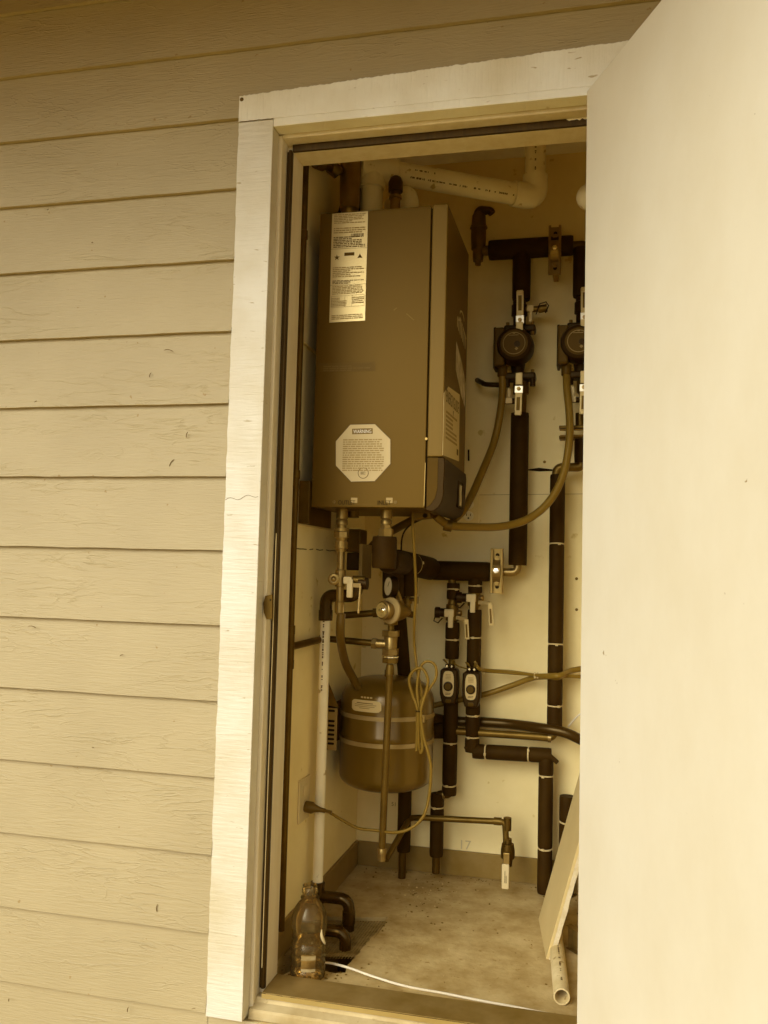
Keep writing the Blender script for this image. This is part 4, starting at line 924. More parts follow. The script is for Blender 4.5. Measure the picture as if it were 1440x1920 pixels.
# copper feed from side wall pipe
fp = thing('copper_feed_pipe', 'dark copper tube crossing in front of the white plastic pipe to the backflow fitting', 'pipe', X(603, 1197, .085))
pj = X(603, 1197, .085)
wy = .262
pa = V((.085, wy, X(549, 1212, .085).z))
copper(fp, [pa, (.085, yv-.0, Y(603, 1197, yv).z), Y(700, 1206, yv)], .0098, M_COPD, 'copper_pipe', .012)
MB().cyl(Y(600, 1197, yv-.01), Y(614, 1198, yv-.01), .0125, 18).build('coupling', M_BRSD, fp)
wp = thing('copper_supply_pipe', 'dark vertical copper pipe on the side wall just inside the door frame', 'pipe', (.085, wy, .1))
MB().cyl((.085, wy, .062), (.085, wy, 2.2), .0092, 18).build('copper_pipe', M_COPD, wp)
for zc2 in (pa.z+.045, pa.z-.045, 1.245, 1.9): MB().cyl((.085, wy, zc2-.012), (.085, wy, zc2+.012), .0118, 18, ch=.001).build('coupling', M_COPD, wp)
MB().cyl((.085, wy, pa.z-.04), (.085, wy, pa.z+.04), .0112, 18).build('tee_fitting', M_COPD, wp)
# long vertical copper discharge tube and its tail
dp = thing('copper_discharge_pipe', 'long straight copper tube hanging in front of the expansion tank', 'pipe', (xv, yv, zv(1610)))
za = zv(1245); zb = Y(716, 1590, yv).z; xv2 = Y(716, 1600, yv).x
MB().lathe((xv, yv, za), V((xv2, yv, zb))-V((xv, yv, za)), [(0, .0105), (.012, .0125), (.03, .0135), (.031, .0105), ((za-zb), .0105)], 20).build('copper_pipe', M_COP, dp)
MB().lathe((xv2, yv, zb), (0, 0, -1), [(0, .0115), (.002, .013), (.016, .013), (.017, .0112), (.035, .011)], 20).build('end_coupling', M_BRS, dp)
tl = thing('copper_drain_pipe', 'thin copper pipe slanting back then running right along the back wall to a lever valve', 'pipe', Y(946, 1541, YP))
yk = .80
copper(tl, [Y(724, 1612, yk), Y(768, 1534, YP), Y(790, 1533, YP-.045), Y(947, 1541, YP-.045), (Y(947, 1541, YP-.045).x+.006, YP-.045, Y(952, 1590, YP-.045).z)], .0098, M_COP, 'copper_pipe', .016)
q = Y(945, 1541, YP-.045); MB().cyl(q-V((.032, 0, 0)), q-V((.008, 0, 0)), .0125, 18).build('coupling', M_COP, tl)
q = Y(951, 1540, YP-.045); MB().cyl(q+V((.001, 0, .012)), q+V((.001, 0, -.028)), .0125, 18).build('elbow', M_COPD, tl)
lv = thing('floor_drain_valve', 'ball valve with a white handle hanging over the floor by the baseboard', 'valve', Y(951, 1620, YP-.045))
xq = Y(952, 1600, YP-.045).x; yq = YP-.045
zq = lambda py: Y(952, py, yq).z
MB().lathe((xq, yq, zq(1572)), (0, 0, -1), [(0, .012), (.015, .013), (.016, .019), (.035, .022), (.06, .022), (.062, .016), (.085, .014)], 20).build('valve_body', M_COPD, lv)
MB().obox((xq-.001, yq-.030, zq(1604)), (1, 0, 0), (0, 1, 0), (0, 0, 1), .010, .004, .017).build('lever_boss', M_STL, lv, smooth=False, bev=.002)
MB().obox((xq-.003, yq-.034, zq(1637)), (1, 0, 0), (0, 1, 0), (0, 0, 1), .0115, .0045, .038).build('lever', M_WHP, lv, smooth=False, bev=.003)
inklines((xq-.006, yq-.0390, zq(1650)), (0, 0, 1), (1, 0, 0), (0, -1, 0), .045, .008, 2, 'lever_print', M_INK, lv, 1, seed=3)
# pipes dropping behind the tank
o = thing('insulated_drop_pipe', 'black foam insulated pipe passing straight down behind the expansion tank to the floor', 'pipe', Y(758, 1600, YP))
xd_ = Y(758, 1540, YP).x
insulation(o, Y(745, 1100, .90), Y(760, 1290, YP), .022); insulation(o, (xd_, YP, Y(758, 1290, YP).z), (xd_, YP, Y(756, 1596, YP).z), .0225)
copper(o, [(xd_-.004, YP, Y(756, 1590, YP).z), (xd_-.004, YP, -.02)], .0125, M_COPD)

# ================================================================== EXPANSION TANK
tx, ty, tr = .232, .775, .146
zt, zb = Y(726, 1268, ty).z, Y(726, 1477, ty).z
tk = thing('expansion_tank', 'round enamelled expansion tank strapped to the side wall with two steel bands', 'tank', (tx, ty, zb))
Ht = zt-zb; prof = []
for k in range(11): a = PI/2*k/10; prof.append((.045-.045*math.cos(a), tr*math.sin(a)**.62 if a > 0 else 0))
zm2 = Ht*.50
prof += [(.06, tr), (zm2-.012, tr), (zm2-.008, tr*1.012), (zm2+.006, tr*1.012), (zm2+.010, tr), (Ht-.075, tr)]
for k in range(1, 13): a = PI/2*k/12; prof.append((Ht-.075+.075*math.sin(a), tr*max(math.cos(a), 0)**.55))
MB().lathe((tx, ty, zb), (0, 0, 1), prof, 72).build('tank_shell', M_TANK, tk)
MB().cyl((tx, ty, zt-.004), (tx, ty, zt+.02), .012, 16).build('tank_nipple', M_BRSD, tk)
def zt_(py, px=726): return Y(px, py, ty-tr).z
for py, tilt in ((1350, 0), (1401, 0)):
    zc3 = zt_(py)
    MB().lathe((tx, ty, zc3-.0065), (0, 0, 1), [(0, tr+.0004), (.0003, tr+.0022), (.0127, tr+.0022), (.013, tr+.0004)], 72).build('strap', mat('strap_steel', .27, .42, .3, var=.15, scale=14), tk)
    sp = V((tx+(tr+.004)*math.cos(math.radians(-32)), ty+(tr+.004)*math.sin(math.radians(-32)), zc3))
    if py == 1350: MB().obox(sp, (1, 0, 0), (0, 1, 0), (0, 0, 1), .009, .006, .011).cyl(sp+V((-.004, -.01, 0)), sp+V((.004, -.002, 0)), .0035, 8).build('strap_buckle', M_STL, tk, bev=.001)
# label behind the copper tube, wrapped on the shell
def wrap(a0, a1, z0_, z1_, rr_, m, name, nseg=14, rnd_=0):
    mb = MB()
    for k in range(nseg+1):
        a = math.radians(a0+(a1-a0)*k/nseg); inset = 0
        if rnd_: e = min(k, nseg-k)/nseg; inset = rnd_*(1-min(1, e/.12))**2
        for z_ in (z0_+inset, z1_-inset): mb.v.append(V((tx+rr_*math.cos(a), ty+rr_*math.sin(a), z_)))
    for k in range(nseg): mb.f.append((2*k, 2*k+2, 2*k+3, 2*k+1))
    return mb.build(name, m, tk)
zl0, zl1 = zt_(1338), zt_(1316)
wrap(-124, -84, zl0, zl1, tr+.0008, M_PAP, 'tank_label', rnd_=.007)
for k, (s0, s1) in enumerate(((-116, -94), (-119, -90), (-119, -92), (-112, -98))): wrap(s0, s1, zl1-.010-.005*k, zl1-.0078-.005*k, tr+.0014, M_INKL if k else M_INK, 'label_print', 10)
for s0, s1, dz in ((-110, -107, .006), (-106, -103, .006), (-102, -99, .006), (-98, -95, .006)): wrap(s0, s1, zl1+dz, zl1+dz+.005, tr+.0012, M_FOIL, 'emblem_print', 3)
# wall bracket with slots
wb = MB(); zc_a, zc_b = X(630, 1330, .10).z, X(630, 1404, .10).z
wb2 = Y(630, 1405, .70)
MB().box((.0655, ty-.12, zt_(1415)), (.070, ty+.12, zt_(1335))).build('wall_plate', M_BRSD, tk, smooth=False)
f0, f1 = .0705, .092
zz0, zz1 = Y(629, 1407, ty-.12).z, Y(629, 1328, ty-.12).z
MB().box((f0, ty-.122, zz0), (f0+.034, ty-.119, zz1)).build('bracket_flange', mat('painted_bracket', .20, .45), tk, smooth=False, bev=.001)
for k in range(8):
    zs = zz1-.012-k*.0135-(.0 if k else -.004)
    if k == 1: continue
    MB().cyl((f0+.009, ty-.1225, zs), (f0+.009, ty-.118, zs), .0035, 12).box((f0+.009, ty-.1225, zs-.0035), (f0+.023, ty-.118, zs+.0035)).cyl((f0+.023, ty-.1225, zs), (f0+.023, ty-.118, zs), .0035, 12).build('bracket_slot', M_HOLE, tk, smooth=False)
MB().prism([(.0702, ty-.11, zz1+.006), (.105, ty-.11, zz1+.0), (.0702, ty-.11, zz1+.075)], (0, .003, 0)).build('bracket_gusset', M_BRSD, tk, smooth=False)

# ================================================================== CORDS AND CONDUITS
yc = .60
pc = thing('power_cord', 'grey power cord hung in a tied coil and plugged into the side wall outlet', 'cord', X(583, 1513, .09))
cord = [Y(774, 952, .50), Y(774, 985, .49), Y(776, 1020, .50), Y(778, 1060, .52), Y(780, 1110, .54), Y(777, 1160, .56), Y(777, 1210, yc), Y(783, 1262, yc), Y(790, 1300, yc), Y(786, 1335, yc), Y(783, 1385, yc-.01), Y(780, 1405, yc-.01)]
MB().tube(spline(cord, 8), .0042, 10).build('cord', M_CORD, pc)
l1 = [Y(781, 1408, yc-.014), Y(782, 1370, yc-.014), Y(784, 1330, yc-.014), Y(800, 1298, yc-.016), Y(817, 1272, yc-.016), Y(816, 1248, yc-.016), Y(801, 1240, yc-.016), Y(788, 1252, yc-.016), Y(782, 1290, yc-.016), Y(786, 1332, yc-.02), Y(790, 1372, yc-.02), Y(792, 1404, yc-.02), Y(788, 1412, yc-.018)]
MB().tube(spline(l1, 8), .0042, 10).build('cord', M_CORD, pc)
l2 = [Y(789, 1412, yc-.012), Y(785, 1392, yc-.02), Y(783, 1332, yc-.024), Y(774, 1304, yc-.02), Y(767, 1276, yc-.02), Y(775, 1258, yc-.02), Y(791, 1253, yc-.022), Y(802, 1272, yc-.022), Y(799, 1298, yc-.022), Y(789, 1334, yc-.026), Y(794, 1380, yc-.026), Y(803, 1412, yc-.03), Y(808, 1440, yc-.03), Y(805, 1490, yc-.03), Y(794, 1530, yc-.04), Y(770, 1553, yc-.05), Y(740, 1561, yc-.05), Y(705, 1557, yc-.04), Y(672, 1553, yc-.05), Y(642, 1538, yc-.06), Y(617, 1523, yc-.08), X(603, 1518, .12)]
MB().tube(spline(l2, 8), .0044, 10).build('cord', M_CORD, pc)
q = Y(786, 1333, yc-.02); MB().lathe(q+V((0, 0, .002)), (0, 0, -1), [(0, .008), (.0002, .011), (.004, .011), (.0042, .008)], 14).build('cord_tie', M_BLK, pc)
ys = X(572, 1505, .075).y
pg = X(573, 1512, .0745); 
MB().lathe(pg+V((.0, 0, 0)), X(604, 1519, .125)-pg, [(0, .016), (.020, .0165), (.028, .012), (.045, .007), (.06, .006), (.061, .0045), (.08, .0044)], 14).build('plug', M_HOSE, pc)
ol = thing('wall_outlet', 'white duplex outlet with a plug in it on the side wall', 'outlet', (.065, ys, pg.z))
za, zb = X(562, 1546, .066).z, X(562, 1463, .066).z
MB().box((.0655, X(561, 1500, .07).y, za+.005), (.071, X(580, 1500, .07).y, zb-.0)).build('outlet_plate', M_WHP, ol, smooth=False, bev=.002)
for zc4 in (pg.z, pg.z+.045): MB().box((.0712, (X(561, 1500, .07).y+X(580, 1500, .07).y)/2-.015, zc4-.015), (.073, (X(561, 1500, .07).y+X(580, 1500, .07).y)/2+.015, zc4+.015)).build('receptacle', M_WHP, ol, smooth=False, bev=.003)
ob = thing('wall_outlet', 'duplex outlet on the back wall just right of the boiler corner', 'outlet', Y(880, 960, 1.06))
c = Y(879, 957, 1.06)
MB().box((c.x-.036, 1.056, c.z-.058), (c.x+.036, 1.0615, c.z+.058)).build('outlet_plate', M_WALLB, ob, smooth=False, bev=.002)
for dz in (.020, -.020):
    MB().lathe((c.x, 1.0562, c.z+dz), (0, -1, 0), [(0, .0172), (.0025, .0165)], 24).build('receptacle', M_PVC, ob)
    MB().box((c.x-.008, 1.0528, c.z+dz+.000), (c.x-.0058, 1.054, c.z+dz+.009)).box((c.x+.0058, 1.0528, c.z+dz), (c.x+.008, 1.054, c.z+dz+.008)).cyl((c.x, 1.0528, c.z+dz-.007), (c.x, 1.054, c.z+dz-.007), .003, 10).build('receptacle_slot', M_HOLE, ob, smooth=False)
# pump whips
def conduit(pts, label, fit0, r=.0125):
    t = thing('flexible_conduit', label, 'conduit', pts[0], 'grey conduits feeding the pumps')
    MB().tube(spline(pts, 10), r, 16).build('conduit', M_FLEX, t)
    MB().cyl(V(fit0)+V((0, 0, .028)), V(fit0)+V((0, 0, -.008)), .0165, 18, ch=.002).build('conduit_fitting', M_PUMPB, t)
yk2 = YP-.025
conduit([Y(942, 700, yk2), Y(942, 735, yk2), Y(937, 780, yk2-.01), Y(926, 830, yk2-.02), Y(906, 880, yk2-.06), Y(884, 930, yk2-.12), Y(868, 958, yk2-.2), Y(850, 975, .70)], 'grey conduit from the fully visible pump to the boiler', Y(942, 702, yk2))
conduit([Y(1062, 698, yk2), Y(1063, 730, yk2-.02), Y(1068, 780, yk2-.04), Y(1067, 830, yk2-.06), Y(1056, 890, yk2-.08), Y(1030, 940, yk2-.1), Y(990, 973, yk2-.12), Y(940, 987, yk2-.16), Y(880, 988, yk2-.24), Y(843, 985, .66), Y(826, 975, .64), Y(816, 966, .62)], 'long grey conduit looping from the half hidden pump under the boiler', Y(1062, 700, yk2))
o = MB().cyl(Y(832, 984, .655), Y(848, 987, .66), .0175, 18, ch=.002).build('conduit_fitting', M_BRSD, None); tag(o, 'ribbed conduit connector under the rounded boiler corner', 'fitting')
o = MB().tube(spline([Y(803, 962, .60), Y(780, 972, .66), Y(745, 990, .72), Y(712, 1010, .76), Y(692, 1032, .78), Y(682, 1060, .80)], 8), .0125, 12).build('condensate_hose', M_HOSE, None)
tag(o, 'dark ribbed hose slanting from the boiler underside toward the side wall', 'hose')
jb = thing('junction_fitting', 'open metal knockout fitting under the boiler beside the cable', 'fitting', Y(795, 968, .55))
MB().obox(Y(793, 966, .55), (1, 0, .15), (0, 1, 0), (-.15, 0, 1), .026, .02, .012).build('fitting_body', M_BRSD, jb, smooth=False, bev=.004)
MB().lathe(Y(797, 967, .528), (0, -1, 0), [(0, .007), (.002, .007)], 16).build('knockout_hole', M_HOLE, jb)
o = MB().tube(spline([Y(805, 962, .56), Y(785, 975, .58), Y(763, 990, .64), Y(754, 1008, .66), Y(752, 1035, .68)], 8), .0026, 8).build('thin_cable', M_BLK, None); tag(o, 'thin black cable dropping from the boiler to the foam elbow', 'cable')
for k, px in enumerate((742, 746, 755)):
    pass
# stub coming out of the back wall beside the pump
ws = MB().tube(spline([Y(895, 713, 1.06), Y(903, 717, 1.0), Y(914, 721, YP), Y(955, 722, YP)], 6), .0085, 12); o = ws.build('sensor_tube', M_BLK, None); tag(o, 'bent black tube reaching from the wall to the valve under the left pump', 'tube')
o = MB().tube(spline([Y(1066, 1362, 1.02), Y(1074, 1352, 1.0), Y(1084, 1342, .98), Y(1100, 1330, .97)], 6), .003, 8).build('white_wire', M_WCAB, None); tag(o, 'short curl of white wire beside the door edge above the black hose', 'wire')

# ================================================================== VENT PIPING ABOVE THE BOILER
pvx = thing('vent_pipe', 'white plastic vent pipe sloping right from the boiler then elbowing up to the ceiling', 'pipe', Y(690, 385, .55))
v0 = Y(700, 318, .56); v1 = Y(995, 368, .80)
v0.z = 2.205; v1.z = 2.2
tube_r = .0345
v0 = Y(705, 318, .56); v1 = Y(1003, 370, .81)
MB().cyl(v0, v1, tube_r, 32).build('pipe', M_PVC, pvx)
dd = (v1-v0).normalized()
top = V((v1.x, v1.y, 2.449))
MB().cyl(v1+V((0, 0, .02)), top, tube_r-.001, 32).build('pipe', M_PVC, pvx)
MB().tube(fillet([v1-dd*.075, v1, v1+V((0, 0, .07))], .05, 8), tube_r+.0055, 28).build('elbow', M_PVC, pvx)
MB().cyl(v0-dd*.05, v0+dd*.065, tube_r+.006, 32, ch=.003).cyl((v0.x-.012, v0.y, v0.z+.045), (v0.x-.012, v0.y, v0.z-.062), tube_r+.006, 32, ch=.003).build('tee', M_PVC, pvx)
MB().cyl((v0.x-.012, v0.y, v0.z-.03), (v0.x-.012, v0.y, BZ1+.015), tube_r, 32).build('pipe', M_PVC, pvx)
MB().cyl((v0.x-.012, v0.y, BZ1+.002), (v0.x-.012, v0.y, BZ1+.028), .043, 32, ch=.003).build('flue_collar', M_BLK, pvx)
MB().cyl((v0.x+.03, v0.y, v0.z+.038), (v0.x+.03, v0.y, v0.z+.07), .016, 16).build('test_plug', M_BLK, pvx)
# printed marks along the pipe
def pipe_print(par, a, b_, r, seed, t0, t1, dens=.72, tilt=0, hs=.006):
    rn = random.Random(seed); a, b_ = V(a), V(b_); d = (b_-a).normalized(); L_ = (b_-a).length; t = t0*L_; mb = MB()
    while t < t1*L_:
        l = rn.choice((.002, .003, .004, .007)); c = a+d*t; h = CAM-c; h = (h-d*h.dot(d)).normalized(); h = (Matrix.Rotation(tilt, 3, d) @ h)
        if rn.random() < dens: mb.obox(c+h*(r+.0001), d, d.cross(h), h, l/2, hs*rn.uniform(.5, 1)/2, .0004)
        t += l+.0016
    mb.build('pipe_print', M_HOSE, par, smooth=False)
pipe_print(pvx, v0, v1, tube_r, 5, .18, .84, tilt=.12); pipe_print(pvx, v0, v1, tube_r, 8, .22, .34, tilt=-.55)
pipe_print(pvx, v1, top, tube_r-.001, 6, .3, 1.0)
c = v0.lerp(v1, .80); h_ = CAM-c; h_ = (h_-dd*h_.dot(dd)).normalized(); u_ = h_.cross(dd)*-1
# second vent: elbow end by the door, and one behind the relief valve
o = thing('vent_elbow', 'rounded white plastic elbow at the top of the closet beside the door', 'pipe fitting', Y(1098, 372, .42))
c = Y(1082, 371, .42); MB().lathe(c, (1, .25, .1), [(-.002, .0), (0, .010), (.004, .019), (.012, .028), (.022, .033), (.035, .0345), (.12, .0345)], 28).build('elbow', M_PVC, o)
o = thing('air_intake_elbow', 'white plastic elbow rising from the boiler top behind the relief valve', 'pipe fitting', Y(768, 385, .62))
MB().tube(fillet([Y(765, 400, .60), Y(764, 366, .60), Y(764, 366, .60)+V((-.06, .08, 0))], .045, 8), .034, 26).build('elbow', M_PVC, o)
# relief valve
rv = thing('relief_valve', 'black topped relief valve with silver collar on the boiler top', 'valve', Y(741, 388, .50))
c = Y(741, 388, .50); c.z = BZ1
zq2 = lambda py: Y(741, py, .50).z-BZ1
MB().lathe(c, (0, 0, 1), [(0, .015), (zq2(374), .015), (zq2(373), .019), (zq2(368), .019)], 22).build('valve_base', M_STL, rv)
MB().lathe(c+V((0, 0, zq2(368))), (0, 0, 1), [(0, .014), (.012, .016), (.013, .021), (.04, .022), (.055, .016), (.06, .009)], 22).build('valve_cap', M_COPD, rv)
# copper riser, insulation and small pipe at the upper left corner
cr_ = thing('copper_flow_pipe', 'aged copper pipe and wrapped fitting rising from the boiler top left', 'pipe', Y(656, 392, .52))
c = Y(655, 392, .50); MB().lathe((c.x, c.y, BZ1+.002), (0, 0, 1), [(0, .019), (.05, .020), (.075, .026), (.078, .029), (.16, .031), (.30, .031)], 22).build('copper_fitting', M_BRS, cr_)
insulation(cr_, (c.x-.035, c.y-.0+.06, BZ1+.004), (c.x-.035, c.y+.06, BZ1+.085), .042); insulation(cr_, (c.x-.022, c.y+.06, BZ1+.08), (c.x+.0, c.y+.06, BZ1+.2), .032)
br = thing('brass_elbow_pipe', 'small brass elbow and tube crossing the top left corner of the closet', 'pipe', Y(600, 310, .30))
wz = Y(576, 306, wy).z
copper(br, [(.085, wy, 2.19), Y(580, 300, .30), Y(628, 318, .46), Y(640, 322, .48)], .011, M_COPD)
MB().cyl(Y(620, 312, .44), Y(634, 324, .46), .020, 18).build('brass_elbow', M_BRSD, br)
MB().cyl(Y(592, 306, .34), Y(604, 311, .38), .015, 18).build('coupling', M_BRSD, br)

# ================================================================== WHITE CONDENSATE PIPE
wpz = thing('condensate_pipe', 'white plastic standpipe with black elbow on top running down the side wall', 'pipe', (.10, .52, .12))
xw, yw = .100, .518
zt5, zb5 = X(610, 1144, xw).z, X(597, 1655, xw).z
MB().cyl((xw, yw, zb5), (xw, yw, zt5), .0148, 24).build('pipe', M_PVC, wpz)
pipe_print(wpz, (xw, yw, zt5), (xw, yw, zb5), .0148, 15, .03, .30, .6, tilt=.35)
ze5 = X(612, 1116, xw).z; xe5 = Y(668, 1118, yw).x
MB().tube(fillet([(xw, yw, zt5-.028), (xw, yw, ze5), (xe5, yw, ze5), (xe5, yw, ze5+.05)], .026, 8), .0185, 22).build('elbow', M_ABS, wpz)
MB().cyl((xw, yw, zt5-.03), (xw, yw, zt5+.0), .0205, 24).build('elbow_hub', M_ABS, wpz)
# black trap at the bottom
tp = thing('drain_elbow_pipe', 'glossy black plastic tee and elbow carrying the white standpipe over the floor hole', 'pipe', (xw, yw, .02))
zc5 = zb5-.034
MB().cyl((xw, yw, zb5+.006), (xw, yw, zc5-.02), .0205, 24, ch=.002).build('tee_hub', M_ABS, tp)
xt = Y(655, 1683, yw).x
MB().tube(fillet([(xw, yw, zc5), (xt, yw, zc5), (xt, yw, zc5-.085)], .03, 8), .0165, 22).build('elbow_arm', M_ABS, tp)
MB().cyl((xt, yw, zc5-.03), (xt, yw, zc5-.068), .0185, 24, ch=.002).build('elbow_hub', M_ABS, tp)
MB().cyl((xt, yw, zc5-.070), (xt, yw, zc5-.090), .0150, 24).build('clear_tip', mat('milky_plastic', .38, .3), tp)
t2 = thing('drain_elbow_pipe', 'lower black plastic elbow dipping into the floor hole beside the bottle', 'pipe', Z(648, 1800, -.06))
q0 = Z(604, 1737, -.0); q1 = Z(648, 1742, .0)
yy2 = .40; a = Y(600, 1742, yy2); c = Y(648, 1745, yy2)
MB().tube(fillet([a-V((.05, 0, 0)), V((c.x, yy2, a.z)), (c.x, yy2, a.z-.10)], .028, 8), .0160, 22).build('elbow_arm', M_ABS, t2)
MB().cyl((c.x, yy2, a.z-.05), (c.x, yy2, a.z-.10), .0190, 24, ch=.002).build('elbow_hub', M_ABS, t2)

# ================================================================== THINGS ON THE FLOOR
bt = thing('plastic_bottle', 'empty clear plastic bottle without a cap standing by the floor hole', 'bottle', (.1775, .2085, -.02))
prof = [(0, .030), (.002, .040), (.008, .0435), (.026, .0435), (.030, .0405), (.034, .0405), (.038, .0435), (.056, .0435), (.060, .0402), (.064, .0402), (.068, .0432), (.086, .0428), (.090, .0398), (.095, .0398), (.100, .0422), (.112, .0425), (.116, .0440), (.130, .0450), (.145, .0445), (.160, .0410), (.172, .035), (.182, .028), (.188, .0215), (.190, .0195), (.1925, .0230), (.1955, .0230), (.197, .0190), (.205, .0190), (.207, .0203), (.209, .0190), (.213, .0203), (.215, .0190), (.224, .0188)]
mb = MB(); mb.lathe((.1775, .2085, -.0195), (0, 0, 1), prof, 48); mb.f.pop(); mb.build('bottle_body', M_BOTTLE, bt)
bc = V((.1775, .2085, 0)); mb = MB()
for k in range(9):
    a = math.radians(-96+k*6.2)
    for z_ in (.010, .050): mb.v.append(bc+V((.0425*math.cos(a), .0425*math.sin(a), z_)))
for k in range(8): mb.f.append((2*k, 2*k+2, 2*k+3, 2*k+1))
mb.build('bottle_label', mat('faded_bottle_label', .30, .4, var=.3, scale=40), bt)
pts = []
for k in range(9):
    a = math.radians(-22+k*2.2-6*math.sin(k*.5)); z_ = .118-.0052*k; pts.append(bc+V((.0448*math.cos(a-.1), .0448*math.sin(a-.1), z_-.01)))
MB().tube(pts, [.0012, .002, .003, .0036, .004, .004, .0036, .003, .001], 8).build('label_swoosh', M_WHP, bt)

# leaning offcut of plasterboard
q0, q1 = V((.747, .49, -.0195)), V((.710, .755, -.0195))
lean = V((.262, 0, 1)).normalized(); tk_ = lean.cross((q1-q0).normalized())
if tk_.x < 0: tk_ = -tk_
Lb = .71; th_ = .0135
pl = thing('plasterboard_offcut', 'pale plasterboard offcut leaning against the right side by the door', 'board', q0)
top0, top1 = q0+lean*Lb, q1+lean*(Lb-.03)
mb = MB(); n = 30; lo = []
rn = random.Random(5)
c0 = q0+V((.0, 0, .0)); 
mb.hexa([q0, q1, q1+tk_*th_*.55, q0+tk_*th_*.55, top0, top1, top1+tk_*th_*.55, top0+tk_*th_*.55]).build('paper_face', M_GYP, pl, smooth=False, bev=.001)
mb = MB()
for k in range(n+1):
    t = k/n; j = rn.uniform(-.0022, .0022)
    a_ = q0.lerp(top0, t)+tk_*(th_*.57); b5 = q1.lerp(top1, t)+tk_*(th_*.57); w5 = V((0, j-.003, 0))
    mb.v += [a_+w5, b5, b5+tk_*th_*.8, a_+w5+tk_*(th_*.8+abs(j))]
for k in range(n):
    a = 4*k
    for j in range(4): mb.f.append((a+j, a+(j+1) % 4, a+4+(j+1) % 4, a+4+j))
mb.f += [(0, 1, 2, 3), tuple(4*n+j for j in (3, 2, 1, 0))]
mb.build('gypsum_core', M_GYPE, pl, smooth=False)
# loose white pipe on the floor
lp = thing('loose_plastic_pipe', 'open ended length of dirty white plastic pipe lying on the floor by the door', 'pipe', Z(1053, 1885, -.02))
e0 = Z(1053, 1886, -.02); e0.z = .0005; e1 = V((.758, .70, .0005)); r5 = .0195
d5 = (e1-e0).normalized(); u, w5 = frame(d5); mb = MB(); L5 = (e1-e0).length
mb.lathe(e0, d5, [(0, r5-.0035), (0.0001, r5-.0003), (.001, r5), (L5-.001, r5), (L5, r5-.0035), (L5-.001, r5-.004), (.001, r5-.004)], 32)
mb.f = mb.f[:-2]; i0 = 0; n_ = 32
for k in range(n_): a = 6*n_+k; b6 = 6*n_+(k+1) % n_; mb.f.append((a, b6, (k+1) % n_, k))
mb.build('pipe', M_PVCO, lp)
pipe_print(lp, e0, e1, r5, 25, .08, .6, .5, tilt=.2, hs=.005)
o = MB().hexa([Z(1070, 1775, -.0195), (.92, .43, -.0195), (.92, .60, -.0195), (.80, .58, -.0195)]+[Z(1070, 1775, -.0195)+V((0, 0, .06)), (.92, .43, .04), (.92, .60, .04), (.80, .58, .04)]).build('wood_offcut', M_WOOD, None, smooth=False, bev=.002)
tag(o, 'brown wooden block on the floor behind the leaning offcut', 'block')
o = MB().box((.775, 1.0, -.019), (.83, 1.025, .145)).build('wood_offcut', M_GYP, None, smooth=False, bev=.001); tag(o, 'small pale board standing against the back wall behind the leaning offcut', 'board')
ii = thing('insulated_pipe_stub', 'short black foam insulated pipe peeking out above the leaning offcut', 'pipe', Y(1064, 1560, YP))
xs_ = Y(1063, 1530, YP).x; zt6 = Y(1062, 1492, YP).z
insulation(ii, (xs_, YP, zt6), (xs_, YP, -.018), .0245, ties=((zt6-Y(1060, 1540, YP).z)/(zt6+.018),))
# white cable over the floor
o = MB().tube(spline([Z(600, 1806, -.015), Z(620, 1806, -.006), Z(655, 1815, -.004), Z(700, 1831, -.008), Z(760, 1849, -.0165), Z(830, 1862, -.0165), Z(900, 1876, -.0165), Z(960, 1887, -.0165), Z(1020, 1899, -.0165), Z(1085, 1909, -.0165), V((.90, .26, -.0165))], 8), .0030, 10).build('white_cable', M_WCAB, None)
tag(o, 'thin white cable lying across the floor just inside the threshold', 'cable')

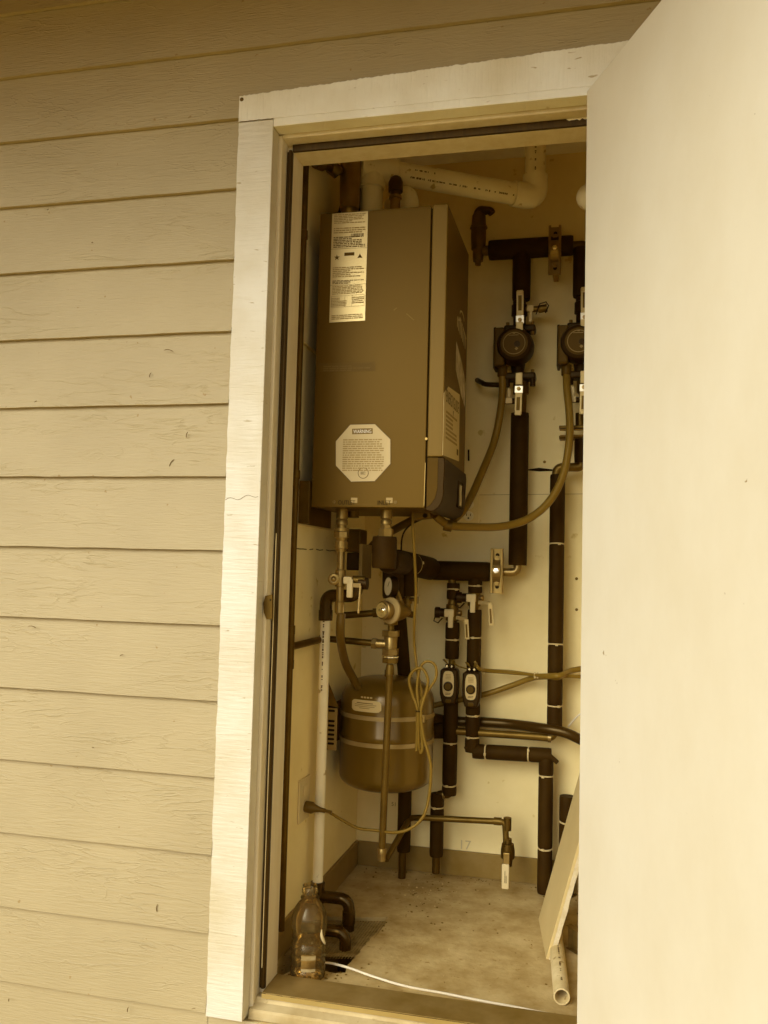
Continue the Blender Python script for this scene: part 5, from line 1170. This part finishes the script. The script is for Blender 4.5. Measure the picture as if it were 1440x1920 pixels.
# small needles and bugs stuck to the siding
spots = [(316, 658, 10, -10), (282, 703, 5, 70), (351, 815, 6, 75), (322, 868, 8, 55), (60, 1176, 9, -8), (228, 1229, 4, 20), (295, 1703, 7, 90), (240, 1893, 5, 80), (90, 393, 2, 30), (173, 455, 2, 10), (17, 1875, 3, 85), (67, 753, 3, 20), (363, 1892, 5, 20), (174, 1402, 2, 0)]
src = None
for i, (px, py, l, ang) in enumerate(spots):
    q = Y(px, py, .0045); s_ = l/760.0
    mb = MB(); k = 6; P_ = [V(((t/k-.5)*2*s_, 0, .25*s_*math.sin(PI*t/k))) for t in range(k+1)]
    R_ = Matrix.Rotation(math.radians(-ang), 3, 'Y'); P_ = [q+R_ @ p for p in P_]
    o = mb.tube(P_, [.0003]+[.0009]*(k-1)+[.0003], 6).build('dead_needle', M_LEAF, None)
    tag(o, 'tiny brown needle or leaf bit stuck to the siding', 'leaf bit', 'leaf bits stuck to the siding')

# ================================================================== LIGHT
wd = bpy.data.worlds.new('World'); S.world = wd; wd.use_nodes = True
nt = wd.node_tree; N = nt.nodes; L = nt.links; bg = N['Background']
SUN_EL, SUN_AZ = 29.0, 204.0     # azimuth from +Y (into the wall), clockwise
sk = N.new('ShaderNodeTexSky'); sk.sky_type = 'NISHITA'; sk.sun_disc = False; sk.sun_elevation = math.radians(SUN_EL); sk.sun_rotation = math.radians(SUN_AZ)
sk.dust_density = 4; sk.air_density = 1
bw = N.new('ShaderNodeRGBToBW'); L.new(sk.outputs[0], bw.inputs[0])
mx = N.new('ShaderNodeMix'); mx.data_type = 'RGBA'; mx.blend_type = 'MULTIPLY'; mx.inputs[0].default_value = 1
L.new(bw.outputs[0], mx.inputs[6]); mx.inputs[7].default_value = (1.0, .985, .95, 1)
L.new(mx.outputs[2], bg.inputs[0]); bg.inputs[1].default_value = .15
sd = bpy.data.lights.new('sun', 'SUN'); so = bpy.data.objects.new('sun', sd); COL.objects.link(so)
sd.energy = .62; sd.angle = math.radians(38); sd.color = (1, .985, .95)
el, az = math.radians(SUN_EL), math.radians(SUN_AZ)
sdir = V((math.sin(az)*math.cos(el), math.cos(az)*math.cos(el), math.sin(el)))
so.rotation_euler = sdir.to_track_quat('Z', 'Y').to_euler()
S.render.engine = 'CYCLES'
S.view_settings.view_transform = 'Standard'; S.view_settings.look = 'None'; S.view_settings.exposure = EXPOSURE; S.view_settings.gamma = 1
S.cycles.max_bounces = 10; S.cycles.diffuse_bounces = 8; S.cycles.glossy_bounces = 4; S.cycles.transparent_max_bounces = 12
S.render.resolution_x = 768; S.render.resolution_y = 1024
